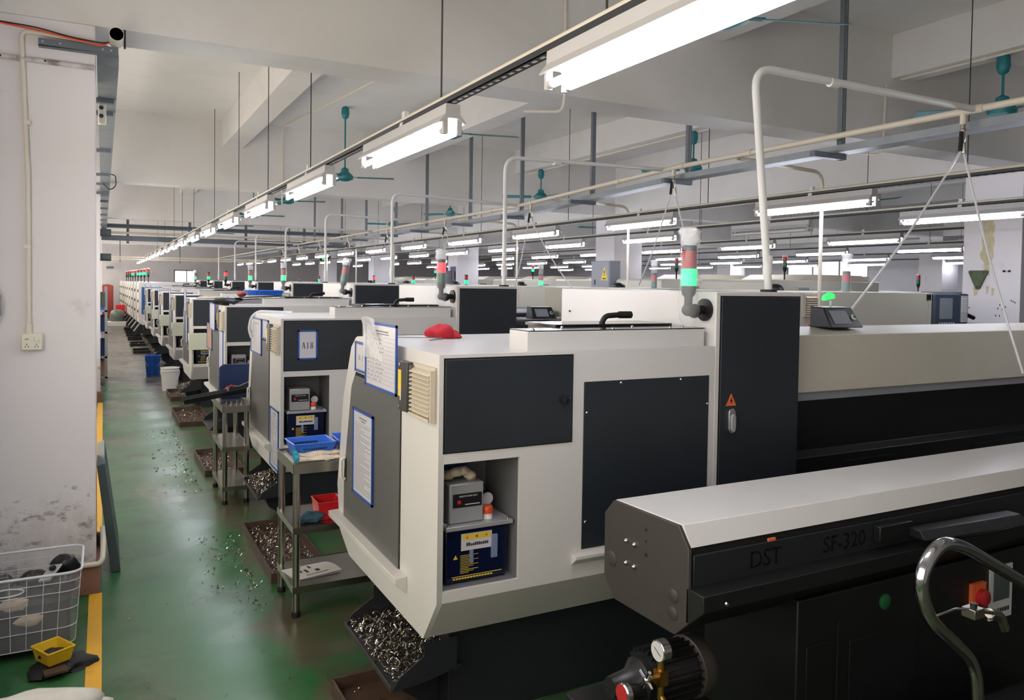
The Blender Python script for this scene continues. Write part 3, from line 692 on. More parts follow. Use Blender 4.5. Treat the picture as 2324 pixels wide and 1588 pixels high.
# ------------------------------------------------------------------ the white sliding-head lathes (local origin: front aisle corner on the floor)
def lathe_body(root):
    prof = [(.42, 1.49), (1.02, 1.49), (1.05, 1.482), (1.125, 1.432), (1.26, 1.168), (1.36, .70), (1.312, .483), (1.136, .397), (.42, .397)]
    h = MB()
    h.prism(prof, 'x', 0.0, 1.305, M_WHITE)
    h.prism([(0, .576), (0, 1.49), (.42, 1.49), (.42, .397), (.13, .397)], 'x', 0, .022, M_WHITE)
    h.box(0.022, 1.305, 0.014, .42, 1.466, 1.49, M_WHITE)
    for a, b, z0, z1 in ((.0, 1.305, 1.089, 1.49), (.0, 1.305, .576, .617), (0, .023, .617, 1.089), (.337, 1.305, .617, 1.089)):
        h.box(max(a, .022), b, 0, .014, z0, z1, M_WHITE)
    h.prism([(0, .5755), (.014, .579), (.14, .404), (.13, .397)], 'x', 0.022, 1.825, M_WHITE)
    h.box(.022, 1.305, .135, .42, .397, .405, M_WHITE)
    h.build('housing', root, bevel=0.004)
    c = MB(); c.box(1.305, 1.825, 0.0, 1.30, .576, 1.73, M_WHITE); c.build('cabinet', root, bevel=0.006)
    n = MB()
    n.box(.018, .342, .30, .305, .612, 1.095, M_NICHE).box(.018, .0225, .014, .30, .612, 1.095, M_NICHE).box(.3375, .342, .014, .30, .612, 1.095, M_NICHE)
    n.box(.018, .342, .014, .30, 1.0895, 1.095, M_NICHE).box(.018, .342, .014, .30, .612, .6165, M_NICHE)
    n.build('niche_lining', root, smooth=0)
    # aisle end: sloping-back grey door with handle, hinge gap and the gutter ledge below
    dp = [(.399, 1.296), (1.035, 1.303), (1.10, 1.236), (1.215, .80), (1.222, .545), (.405, .551)]
    MB().prism([(p[0], p[1]) for p in [(.392, 1.312), (1.04, 1.318), (1.11, 1.24), (1.222, .80), (1.228, .538), (.397, .545)]], 'x', -.0015, .002, M_GAP).build('door_gap', root, smooth=0)
    d = MB().prism(dp, 'x', -.006, .001, M_DOOR).build('aisle_door', root, bevel=0.0015)
    hd = MB(); hd.box(-.008, -.005, 1.170, 1.200, .76, .88, M_GAP)
    hd.tube(rounded([(-.006, 1.185, .768), (-.03, 1.185, .775), (-.03, 1.185, .868), (-.006, 1.185, .875)], .012), .007, M_WHITEPVC, 8)
    hd.build('door_handle', d)
    MB().prism([(0, .575), (-.05, .572), (-.05, .545), (0, .505)], 'y', .31, 1.345, M_WHITE).build('gutter_ledge', root, bevel=0.002)
    # upper hinged charcoal door on the front with its knob
    MB().box(.018, .572, -.001, .002, 1.127, 1.477, M_GAP).build('panel_gap', root, smooth=0)
    f = MB().box(.024, .567, -.006, .0015, 1.131, 1.471, M_PANEL).build('front_door', root, bevel=0.0015)
    k = MB(); k.lathe([(.006, 0), (.006, .012), (.016, .016), (.016, .022), (.004, .026)], (.523, -.006, 1.30), (0, -1, 0), M_BLACK, 14); k.box(.508, .545, -.024, -.014, 1.296, 1.306, M_BLACK)
    k.build('knob', f)
    MB().cyl((.552, -.006, 1.303), (.552, -.010, 1.303), .0045, M_CHROME, 10).build('lock_screw', f)
    # lower bolted charcoal cover
    p2 = MB().box(.623, 1.272, -.004, .001, .69, 1.364, M_PANEL).build('bolted_cover', root, bevel=0.0015)
    for x, z in ((.636, 1.24), (.80, 1.353), (1.112, 1.353), (1.262, 1.24), (.636, .80), (1.262, .80)):
        MB().lathe([(.0065, 0), (.0065, .003), (.003, .006)], (x, -.004, z), (0, -1, 0), M_CHROME, 10).build('screw', p2)
    MB().prism([(0, .676), (-.034, .676), (-.034, .662), (-.02, .65), (0, .632)], 'x', .578, 1.30, M_WHITE).build('drip_ledge', root, bevel=0.002)
    # tall cabinet door
    MB().box(1.330, 1.8235, -.001, .001, .60, 1.712, M_GAP).build('cabinet_gap', root, smooth=0)
    cdoor = MB().box(1.336, 1.819, -.006, .0015, .605, 1.707, M_PANEL).build('cabinet_door', root, bevel=0.002)
    s = MB().prism([(1.369, 1.223), (1.430, 1.223), (1.3995, 1.277)], 'y', -.0075, -.006, M_ORANGE)
    s.prism([(1.402, 1.262), (1.392, 1.243), (1.399, 1.243), (1.396, 1.229), (1.408, 1.247), (1.401, 1.247)], 'y', -.0085, -.0075, M_LETTER)
    s.build('warning_triangle', cdoor, smooth=0)
    hh = MB(); pl = [(1.3995+.02*math.cos(a), 1.191+.02*math.sin(a)) for a in [math.pi*i/8 for i in range(9)]] + [(1.3995+.02*math.cos(a), 1.121+.022*math.sin(a)) for a in [math.pi+math.pi*i/8 for i in range(9)]]
    hh.prism(pl, 'y', -.018, -.006, M_ALU)
    hh.prism([(1.3995+(x-1.3995)*.62+.002, 1.15+(z-1.156)*.72-.002) for x, z in pl], 'y', -.027, -.018, M_PUMP)
    hh.build('lock_handle', cdoor, bevel=0.002)
    # curb and lids on the roof
    MB().box(.381, 1.275, .036, .186, 1.488, 1.566, M_WHITE).build('roof_curb', root, bevel=0.003)
    MB().box(.385, 1.28, .036, .19, 1.5665, 1.570, M_BLACKGLOSS).build('curb_cover', root, smooth=0)
    l = MB().box(.64, 1.25, .25, .50, 1.49, 1.566, M_DOOR).box(.63, 1.26, .24, .51, 1.566, 1.580, M_BLACKGLOSS).build('roof_lid', root, bevel=0.002)
    for x, y in ((.42, .06), (.62, .17), (.80, .06), (.98, .17), (1.10, .06), (1.22, .12)):
        MB().lathe([(.007, 0), (.007, .004), (.003, .008)], (x, y, 1.570), (0, 0, 1), M_CHROME, 10).build('cover_screw', root)
    MB().tube(rounded([(.92, .32, 1.575), (.94, .32, 1.612), (1.01, .31, 1.617), (1.03, .31, 1.617)], .03), .0125, M_RUBBER, 12)  .cyl((1.01, .31, 1.617), (1.075, .31, 1.617), .0165, M_RUBBER, 14).build('hose_elbow', root)
    MB().lathe([(.005, 0), (.006, .006)], (1.303, 1.2, 1.60), (-1, 0, 0), M_INK, 8).build('side_screw', root)
    # louvred fan filter and the black door switch on the aisle end
    v = MB().box(-.008, 0, .02, .245, 1.238, 1.44, M_VENT)
    for i in range(11):
        z = 1.425-i*.0165
        v.hexa([(-.008, .03, z-.014), (-.030, .03, z-.017), (-.030, .235, z-.017), (-.008, .235, z-.014)], [(-.008, .03, z), (-.028, .03, z-.014), (-.028, .235, z-.014), (-.008, .235, z)], M_VENT)
    v.box(-.030, -.008, .03, .235, 1.240, 1.252, M_VENT)
    for yy in (.022, .235): v.box(-.026, -.008, yy-.004, yy+.004, 1.24, 1.43, M_DOOR if yy > .1 else M_VENT)
    v.build('vent_louvre', root, smooth=0)
    w = MB().prism([(-.0, .255), (-.028, .262), (-.034, .30), (-.034, .345), (-.0, .358)], 'z', 1.243, 1.438, M_GUARD).build('door_switch', root, bevel=0.003)
    MB().box(-.0355, -.034, .307, .343, 1.30, 1.405, M_YELLOW).box(-.0357, -.0353, .307, .32, 1.285, 1.33, M_PAPER).build('switch_label', w, smooth=0)
    for zz in (1.26, 1.425): MB().cyl((-.034, .325, zz), (-.038, .325, zz), .007, M_ALU, 10).build('switch_bolt', w)
    # lubricating pump in the niche
    sh = MB().box(.048, .328, .03, .27, .826, .842, M_PUMP).build('pump_shelf', root, bevel=0.002)
    for x in (.062, .312): MB().lathe([(.006, 0), (.005, .006)], (x, .045, .842), (0, 0, 1), M_CHROME, 10).build('shelf_bolt', sh)
    pb = MB().box(.072, .215, .06, .24, .843, .995, M_PUMP).build('pump_box', root, bevel=0.006)
    MB().box(.086, .205, .057, .0602, .905, .956, M_BLACK).build('name_plate', pb, smooth=0)
    lettering('RESISTE PUMP UNIT', .0085, M_WHITEINK, pb, (.149, .0568, .946), (1, 0, 0), (0, 0, 1), 'plate_lettering')
    MB().box(.104, .118, .0566, .0572, .918, .932, M_REDPLASTIC).box(.135, .197, .0566, .0572, .913, .916, M_WHITEINK).build('plate_mark', pb, smooth=0)
    cp = MB().cyl((.244, .09, .842), (.244, .09, .862), .021, M_WHITEPVC, 20).build('filler_neck', root)
    MB().lathe([(.023, 0), (.024, .004), (.024, .022), (.02, .028)], (.244, .09, .862), (0, 0, 1), M_ORANGECAP, 12).build('filler_cap', cp)
    g = MB().lathe([(.03, 0), (.03, .02), (.027, .024)], (.262, .15, .905), (0, -1, 0), M_BLACK, 20).cyl((.262, .15, .842), (.262, .15, .88), .007, M_BRASS, 10).build('pressure_gauge', root)
    MB().cyl((.262, .126, .905), (.262, .1255, .905), .025, M_PAPER, 20).build('dial', g)
    MB().tube(rounded([(.215, .15, .93), (.245, .14, .965), (.285, .15, .93), (.30, .16, .85)], .03), .0035, M_RUBBER, 6).build('pump_hose', root)
    tk = MB().prism([(.055, .62), (.31, .62), (.318, .826), (.05, .826)], 'y', .05, .26, M_TANK).build('oil_tank', root, bevel=0.008)
    st = MB().box(.117, .245, .046, .0495, .742, .806, M_PAPER).box(.122, .24, .0455, .0462, .782, .802, M_YELLOW).build('tank_sticker', tk, smooth=0)
    ik = MB(); ik.prism([(.135, .786), (.147, .786), (.141, .798)], 'y', .0448, .0456, M_ORANGE); ik.cyl((.181, .0456, .792), (.181, .0448, .792), .005, M_BROWNRED, 8); ik.cyl((.222, .0456, .792), (.222, .0448, .792), .005, M_ORANGE, 8)
    rn = random.Random(2)
    for i in range(11): ik.box(.138+i*.0085, .138+i*.0085+.0068, .0452, .0461, .758, .768+rn.uniform(-.002, .003), M_INK)
    ik.build('sticker_print', st, smooth=0)
    tp = MB()
    tp.prism([(.086, .712), (.104, .712), (.095, .728)], 'y', .0484, .0496, M_YELLOW)
    for i in range(12): tp.box(.115, .15+.02*(i % 3), .0486, .0496, .656+i*.006, .6575+i*.006, M_YELLOW)
    tp.box(.08, .29, .0486, .0496, .644, .646, M_YELLOW)
    for i in range(14): tp.box(.085+i*.012, .085+i*.012+.009, .0486, .0496, .634, .64, M_YELLOW)
    tp.build('tank_print', tk, smooth=0)
    MB().box(.242, .268, .040, .0495, .70, .79, M_TANKBLUE).build('level_tube', tk, bevel=0.002)
    MB().box(.152, .168, .044, .0495, .69, .74, M_TANKBLUE).build('float_tube', tk, bevel=0.002)
    # base, chip chute
    MB().box(.137, 1.75, .20, 1.10, 0.0, .397, M_BASE).build('base', root, bevel=0.004)
    ch = MB()
    y0, y1 = .117, .742
    ch.hexa([(-.125, y0, .226), (.16, y0, .262), (.16, y1, .262), (-.125, y1, .226)], [(-.125, y0, .231), (.16, y0, .267), (.16, y1, .267), (-.125, y1, .231)], M_BASE)
    for yy in (y0, y1):
        ch.prism([(-.128, .224), (-.095, .275), (.0, .335), (.0, .385), (.136, .385), (.136, .262), (.0, .235)], 'y', yy-.002, yy+.002, M_BASE)
    ch.hexa([(-.13, y0, .222), (-.125, y0, .222), (-.125, y1, .222), (-.13, y1, .222)], [(-.133, y0, .245), (-.128, y0, .245), (-.128, y1, .245), (-.133, y1, .245)], M_GUARD)
    ch.prism([(.136, .0), (-.02, .12), (-.06, .226), (.136, .25)], 'y', .30, .62, M_BASE)
    ch.build('chip_chute', root, smooth=0)
def swarf(name, n, fn, seed, parent=None, size=0.012):
    rn = random.Random(seed); m = MB()
    for i in range(n):
        x, y, z = fn(rn); a = rn.uniform(0, 6.28); b = rn.uniform(-0.9, 0.9); L = size*rn.uniform(0.4, 1.6); r = size*rn.uniform(0.07, 0.16)
        d = Vector((math.cos(a)*math.cos(b), math.sin(a)*math.cos(b), math.sin(b)))*L
        p = Vector((x, y, z)); w = d.cross(Vector((0, 0, 1))).normalized()*r if abs(d.z) < 0.98*L else Vector((r, 0, 0)); q = d.cross(w).normalized()*r
        mm = M_CHIP if rn.random() < 0.75 else M_CHIPDARK
        m.add([p-d/2-w-q, p-d/2+w-q, p-d/2+q*1.2, p+d/2-w-q+q*rn.uniform(0, 2), p+d/2+w-q, p+d/2+q*1.2], [(0, 1, 2), (5, 4, 3), (0, 3, 4, 1), (1, 4, 5, 2), (2, 5, 3, 0)], mm)
    o = m.build(name, parent, smooth=0); o['kind'] = 'stuff'
    return o

LX = 1.075
LATHE_LABELS = ['large white lathe nearest the camera, orange warning triangle on its tall cabinet',
    'white lathe with the A18 sign, second from the camera, behind the blue baskets',
    'white lathe with folders and a blue tray on its roof, third from the camera',
    'fourth white lathe from the camera, first one with a beige box on its front',
    'fifth white lathe from the camera in the aisle row, beige box on its front',
    'sixth white lathe from the camera in the aisle row, beige box on its front',
    'seventh white lathe from the camera in the aisle row, beige box on its front',
    'eighth and last of the white charcoal-panelled lathes in the aisle row']
LG = 'white lathes along the aisle'
proto = thing('lathe', LATHE_LABELS[0], 'lathe', (LX, LY[0], 0), LG)
lathe_body(proto)
LATHES = [proto]
for k in range(1, 8):
    o = copy_tree(proto, None, (LX+(-0.03 if k > 2 else 0), LY[k], 0)); o['label'] = LATHE_LABELS[k]; LATHES.append(o)
TOW = ['green', 'red', None, 'green', 'green', 'red', 'green', 'green']
for k, o in enumerate(LATHES):
    signal_tower(o, (1.205, .066, 1.668), TOW[k], 11+k if k in (0, 1, 2, 3, 4, 7) else 0, -0.0 if k != 2 else 0.16)
# beige electrical boxes hung on the front of the farther lathes
for k in range(3, 8):
    x, y = LX-0.03, LY[k]
    b = thing('control_box', 'beige control box on the front of the %s lathe from the camera' % ORD[k], 'control box', (x, y, 0.82), 'beige boxes on the lathe fronts')
    MB().box(-0.05, 0.42, -0.16, -0.012, 0.0, 0.215, M_BEIGEBOX).build('box', b, bevel=0.004)
    MB().box(-0.052, -0.049, -0.13, -0.06, 0.02, 0.12, M_BLACK).build('side_switch', b)
    MB().cyl((0.2, -0.161, 0.03), (0.2, -0.166, 0.03), 0.008, M_BLACK, 10).build('lock', b)
    MB().box(0.02, 0.4, -0.012, 0.0, 0.05, 0.16, M_STRUT).build('mounting_plate', b, smooth=0)
# swarf lying in the chutes
o = swarf('metal_swarf', 1500, lambda r: ((lambda u, v: (LX-0.115+0.25*u, LY[0]+.135+.59*v, .238+.03*u+r.uniform(0, .022)+.05*u*math.sin(math.pi*v)))(r.random(), r.random())), 4, size=0.016)
tag(o, 'bright metal turnings lying in the chip chute of the nearest lathe', 'metal shavings', kind='stuff')
o = swarf('metal_swarf', 1300, lambda r: ((lambda u, v: (LX-0.115+0.24*u, LY[1]+.135+.59*v, .238+.03*u+r.uniform(0, .03)+.08*u*math.sin(math.pi*v)))(r.random(), r.random())), 5, size=0.016)
tag(o, 'heap of metal turnings in the chute left of the steel table', 'metal shavings', kind='stuff')
o = swarf('metal_swarf', 700, lambda r: ((lambda u, v: (LX-0.15+0.24*u, LY[3]+.135+.59*v, .238+.03*u+r.uniform(0, .03)+.08*u*math.sin(math.pi*v)))(r.random(), r.random())), 6, size=0.02)
tag(o, 'heap of metal turnings in the chute of the fourth lathe', 'metal shavings', kind='stuff')

# ------------------------------------------------------------------ bar feeders of the row (long white hood over a dark body)
def row_feeder(x, y, label, L=3.6):
    f = thing('bar_feeder', label, 'bar feeder', (x, y, 0), 'bar feeders behind the lathe cabinets')
    MB().prism([(.10, 1.519), (.32, 1.548), (.55, 1.53), (.60, 1.24), (.10, 1.236)], 'x', 0, L, M_CREAM).build('hood', f, bevel=0.004)
    MB().prism([(.2, 1.21), (.5, 1.21), (.5, .92), (.56, .90), (.56, .62), (.14, .62), (.14, .90), (.2, .92)], 'x', 0.01, L-0.02, M_FEED).build('bed', f, bevel=0.003)
    for xx in (.25, L-0.9): MB().box(xx, xx+.55, .16, .54, 0, .62, M_FEED).build('stand', f, bevel=0.004)
    for xa, xb in ((.5, .9), (1.6, 2.2)): MB().box(xa, xb, .13, .14, .66, .86, M_BLACK).build('side_plate', f, smooth=0)
    MB().box(.005, L-.01, .112, .5, 1.195, 1.236, M_CABGREY).build('shade_grey_hood_lip', f, smooth=0)  # recessed strip coloured darker grey to stand in for shadow below the hood
    return f
row_feeder(LX+1.83, LY[0]+.0, 'long cream hooded bar feeder to the right of the nearest lathe cabinet')
def dark_feeder(x, y, label):
    f = thing('bar_feeder', label, 'bar feeder', (x, y, 0), 'bar feeders behind the lathe cabinets')
    MB().prism([(.55, 1.42), (1.0, 1.44), (1.05, 1.38), (1.05, 1.05), (.5, 1.05), (.5, 1.38)], 'x', 0, 2.3, M_FEED).build('hood', f, bevel=0.004)
    MB().box(.1, 2.2, .58, .98, .62, 1.05, M_FEED).build('bed', f)
    for xx in (.25, 1.6): MB().box(xx, xx+.5, .6, .96, 0, .62, M_FEED).build('stand', f, bevel=0.004)
    return f
dark_feeder(LX+1.83, LY[1], 'dark bar feeder behind the A18 lathe cabinet')
dark_feeder(LX+1.83, LY[2], 'dark bar feeder behind the third lathe cabinet')
def terminal(x, y, z, label, glow):
    t = thing('operator_terminal', label, 'control terminal', (x, y, z))
    MB().hexa([(0, 0, 0), (.25, 0, 0), (.25, .14, 0), (0, .14, 0)], [(.02, .07, .105), (.235, .07, .105), (.235, .16, .11), (.02, .16, .11)], M_BLACK).build('housing', t, bevel=0.006)
    def F(u, v, o=0.002): return (0.015+0.22*u, 0.0+0.07*v-o, 0.105*v)
    MB().quad(F(.12, .2), F(.72, .2), F(.72, .85), F(.12, .85), M_SCREEN).build('screen', t, smooth=0)
    MB().lathe([(.016, 0), (.016, .006), (.011, .008)], F(.88, .5, 0), (0, -0.83, 0.55), M_WHITEPVC, 14).lathe([(.01, 0.008), (.01, .013)], F(.88, .5, 0), (0, -0.83, 0.55), M_GREENBTN, 14).build('push_button', t)
    if glow:
        MB().cyl((.145, .13, .10), (.145, .13, .14), .006, M_WHITEPVC, 8).build('lamp_stalk', t)
        MB().prism([(.085, .14), (.165, .152), (.16, .175), (.13, .185), (.09, .165)], 'y', .115, .145, M_GREENGLOW).build('glowing_lamp', t, bevel=0.006)
    return t
terminal(3.33, 2.78, 1.546, 'small black operator terminal with glowing green lamp on the cream feeder hood', True)
terminal(3.40, 6.05, 1.44, 'small black operator terminal seen between the first two lathe cabinets', False)

# ------------------------------------------------------------------ paper holders with blue frames
def doc_holder(label, p, plane, w, h, style, curl=False, group='blue framed paper holders', cat='document holder', off=0.0, paper=None):
    """p = lower near corner; the sheet faces -x (plane 'x': w runs along +y) or -y (plane 'y': w along +x)"""
    t = thing('document_holder', label, cat, p, group)
    T = (lambda u, v, d: (-d, u, v)) if plane == 'x' else (lambda u, v, d: (u, -d, v))
    def slab(m, u0, u1, v0, v1, d0, d1, mm):
        a, b = T(u0, v0, d0), T(u1, v1, d1)
        m.box(min(a[0], b[0]), max(a[0], b[0]), min(a[1], b[1]), max(a[1], b[1]), a[2], b[2], mm)
    e = 0.011
    f = MB()
    slab(f, 0, w, 0, e, off, off+.007, M_BLUEFRAME); slab(f, 0, w, h-e, h, off, off+.007, M_BLUEFRAME)
    slab(f, 0, e, 0, h, off, off+.007, M_BLUEFRAME); slab(f, w-e, w, 0, h, off, off+.007, M_BLUEFRAME)
    f.build('frame', t, smooth=0)
    s = MB(); slab(s, e*.6, w-e*.6, e*.6, h-e*.6, off+.001, off+.003, paper or M_PAPER)
    sh = s.build('sheet', t, smooth=0)
    rn = random.Random(len(label)+int(h*1000)); k = MB()
    d0, d1 = off+.003, off+.0034
    def bar(u0, u1, v0, v1, mm):
        # u measured from the reader's left: the sheet seen from -x runs right to left in +y
        if plane == 'x': slab(k, w-u1, w-u0, v0, v1, d0, d1, mm)
        else: slab(k, u0, u1, v0, v1, d0, d1, mm)
    if style == 'text':
        bar(w*.32, w*.68, h*.90, h*.918, M_INKGREY); bar(w*.40, w*.62, h*.87, h*.885, M_INKGREY)
        bar(w*.08, w*.92, h*.842, h*.8435, M_INK)
        v = h*.815
        while v > h*.06:
            u = w*.08; end = w*(rn.choice((.9, .9, .86, .6, .4)))
            while u < end-0.004:
                L = rn.uniform(.004, .016); bar(u, min(u+L, end), v, v+.0024, M_INKGREY); u += L+.0025
            v -= .0105
        bar(w*.66, w*.68, h*.60, h*.62, M_REDPLASTIC)
    elif style == 'form':
        bar(w*.33, w*.74, h*.865, h*.885, M_INKGREY); bar(w*.36, w*.76, h*.83, h*.845, M_INKGREY)
        bar(w*.06, w*.13, h*.555, h*.60, M_INK)
        v = h*.79
        while v > h*.1:
            bar(w*.05, w*.95, v, v+.0008, M_INKGREY)
            u = w*.07
            while u < w*.55:
                L = rn.uniform(.008, .03); bar(u, u+L, v+.005, v+.009, M_INKGREY); u += L+rn.uniform(.006, .03)
            v -= h*.062
    k2 = k.build('print', sh, smooth=0) if k.v else None
    if style.startswith('#'):
        tx = style[1:]
        X = (0, -1, 0) if plane == 'x' else (1, 0, 0); Z = (0, 0, 1)
        c = T(w/2, h*.48, off+.0035)
        # thick-and-thin serif strokes, as on the sign
        g = MB(); n = len(tx); cw = w*.62/n; H = h*.21 if plane == 'y' else h*.16
        def st(x0, y0, x1, y1, t0, i):
            ox = (i-(n-1)/2)*cw
            a = Vector((x0*cw*.8+ox, y0*H)); b = Vector((x1*cw*.8+ox, y1*H)); dr = (b-a).normalized(); nn = Vector((-dr.y, dr.x))*t0*H*1.4
            q = [a+nn, b+nn, b-nn, a-nn]
            if plane == 'y': g.prism([(c[0]+p_.x, c[2]+p_.y) for p_ in q], 'y', c[1], c[1]+.0004, M_LETTER)
            else: g.prism([(c[1]-p_.x, c[2]+p_.y) for p_ in q], 'x', c[0], c[0]+.0004, M_LETTER)
        def arc(cx, cy, rx, ry, a0, a1, t0, i, N=14):
            for j in range(N):
                p0 = a0+(a1-a0)*j/N; p1 = a0+(a1-a0)*(j+1)/N
                st(cx+rx*math.cos(p0), cy+ry*math.sin(p0), cx+rx*math.cos(p1), cy+ry*math.sin(p1), t0*(0.6+0.9*abs(math.cos((p0+p1)/2))), i)
        for i, ch in enumerate(tx):
            if ch == 'A': st(-.42, -.5, 0, .52, .018, i); st(0, .52, .42, -.5, .045, i); st(-.24, -.12, .26, -.12, .026, i); st(-.55, -.5, -.25, -.5, .014, i); st(.22, -.5, .56, -.5, .014, i)
            elif ch == '1': st(0, -.5, 0, .5, .04, i); st(-.22, -.5, .22, -.5, .016, i); st(-.2, .36, 0, .5, .018, i)
            elif ch == '8': arc(0, .25, .27, .24, 0, 2*math.pi, .026, i); arc(0, -.25, .33, .26, 0, 2*math.pi, .03, i)
            elif ch == 'B': st(-.3, -.5, -.3, .5, .04, i); arc(-.1, .25, .34, .25, -math.pi/2, math.pi/2, .03, i); arc(-.1, -.25, .4, .25, -math.pi/2, math.pi/2, .03, i); [st(-.42, y_, -.08, y_, .016, i) for y_ in (.5, 0, -.5)]
            elif ch == '9': arc(0, .2, .3, .3, 0, 2*math.pi, .03, i); arc(-.12, .1, .42, .62, -1.45, 0.1, .03, i)
        g.build('lettering', sh, smooth=0)
    if curl:
        def fn(u, v):
            # loose clear sleeve sagging over the top left part of the sheet
            y = w*(1.02-0.62*u*(1-0.35*v)); z = h*(.42+.62*v)+.012*math.sin(3*u)
            return (-(off+.006+.022*v*v*(1-u*.6)+.006*math.sin(6*v+3*u)), y, z)
        MB().sheet(10, 10, fn, M_FILMTOP).build('loose_sleeve', t, smooth=60)
    return t
fx = LX-.0012
doc_holder('B19 sign in a small blue frame on the nearest lathe', (fx, 3.412, 1.325), 'x', .228, .142, '#B19')
doc_holder('large blue framed form with loose plastic sleeve at the top of the nearest lathe', (fx-.034, 2.95, 1.293), 'x', .415, .285, 'form', True)
doc_holder('tall blue framed notice on the grey door of the nearest lathe', (fx-.007, 3.335, .742), 'x', .308, .408, 'text')
doc_holder('blue framed A18 sign on the charcoal panel of the second lathe', (1.187, LY[1]-.0075, 1.206), 'y', .136, .204, '#A18')
doc_holder('wide glossy blue framed sheet near the top corner of the A18 lathe', (fx-.006, 6.11, 1.175), 'x', .47, .28, 'form')
doc_holder('small glossy blue framed sheet beside the vent of the A18 lathe', (fx, 5.865, 1.31), 'x', .245, .148, 'blank')
doc_holder('narrow tall blue framed notice low at the front edge of the A18 lathe', (fx, 5.475, .42), 'x', .30, .425, 'text')
doc_holder('small framed sheet at the far top corner of the third lathe', (fx, 9.17, 1.30), 'x', .24, .15, 'blank')
doc_holder('large bulging framed sheet at the top of the third lathe', (fx-.034, 8.66, 1.21), 'x', .44, .29, 'blank')
doc_holder('tan framed notice on the grey door of the third lathe', (fx-.007, 9.14, .965), 'x', .45, .29, 'text', paper=M_CARD)
doc_holder('long narrow framed sheet down the front edge of the third lathe', (fx, 8.29, .83), 'x', .32, .40, 'blank')
for k in range(3, 8):
    doc_holder('upright framed sheet standing above the roof of the %s lathe' % ORD[k], (fx-.064, LY[k]+.36, 1.30), 'x', .3, .30, 'blank', group='framed sheets on the farther lathes')
    doc_holder('narrow framed notice on the door of the %s lathe' % ORD[k], (fx-.037, LY[k]+.50, .85), 'x', .25, .42, 'blank', group='framed sheets on the farther lathes')

# ------------------------------------------------------------------ loose things on the lathes
c = MB(); c.blob((0, 0, 0.0), (.066, .075, .06), M_REDCLOTH, 5, 0.32, 28, 16, flat=-.004)
c.blob((.03, -.02, 0.0), (.05, .05, .03), M_REDCLOTH, 9, 0.4, 22, 12, flat=-.004)
tag(c.build('red_cloth', None, (1.425, 3.42, 1.496), smooth=70), 'crumpled red cloth lying on the roof of the nearest lathe', 'cloth')
tag(MB().tube(rounded([(1.18, 3.49, 1.4935), (1.36, 3.40, 1.4935), (1.40, 3.33, 1.4935), (1.375, 3.30, 1.4935), (1.29, 3.24, 1.4935)], .03), .0028, M_CHROME, 6).build('wire_hook'), 'bent metal wire hook on the roof by the red cloth', 'hook')
# gloves and a dark rag stuffed over the pump in the niche of the nearest lathe
c = MB()
for k, (x, y, z, L, a) in enumerate(((1.165, 2.72, 1.018, .055, .3), (1.19, 2.70, 1.03, .05, 1.0), (1.225, 2.71, 1.03, .05, -.4), (1.25, 2.70, 1.012, .04, .2))):
    c.blob((x, y, z), (L*.55, .03, .018), M_GLOVE, k, 0.25, 14, 9)
tag(c.build('work_glove', smooth=70), 'crumpled cream cotton gloves on the pump of the nearest lathe', 'gloves')
tag(MB().blob((1.205, 2.76, 1.062), (.05, .05, .042), M_DARKBLUE, 8, 0.35, 18, 12).build('dark_rag', smooth=70), 'dark blue rag stuffed above the pump in the nearest lathe', 'rag')
# third lathe roof: folders, clothing, blue tray
y3 = LY[2]
c = thing('ring_binder', 'stack of flat folders on the roof of the third lathe', 'folder', (LX+.06, y3+.12, 1.49))
MB().box(.0, .33, 0, .3, .0, .02, M_PAPER).build('lower_folder', c, bevel=0.003)
MB().hexa([(.02, .01, .022), (.33, .01, .022), (.33, .29, .022), (.02, .29, .022)], [(.02, .01, .05), (.33, .01, .07), (.33, .29, .07), (.02, .29, .05)], M_INKGREY).build('middle_folder', c, bevel=0.003)
MB().hexa([(.06, .0, .072), (.56, .0, .096), (.56, .28, .096), (.06, .28, .072)], [(.06, .0, .078), (.56, .0, .102), (.56, .28, .102), (.06, .28, .078)], M_BLACK).build('black_board', c)
c = MB(); c.blob((LX+.06, y3+.22, 1.53), (.13, .14, .045), M_BLACK, 4, 0.3, 22, 12, flat=-.038)
tag(c.build('dark_jacket', smooth=70), 'dark jacket bundled at the roof corner of the third lathe', 'jacket')
tag(MB().blob((LX+.19, y3+.22, 1.605), (.05, .06, .03), M_BROWNRED, 6, 0.3, 18, 10).build('red_rag', smooth=70), 'dark red rag on the folders of the third lathe', 'rag')
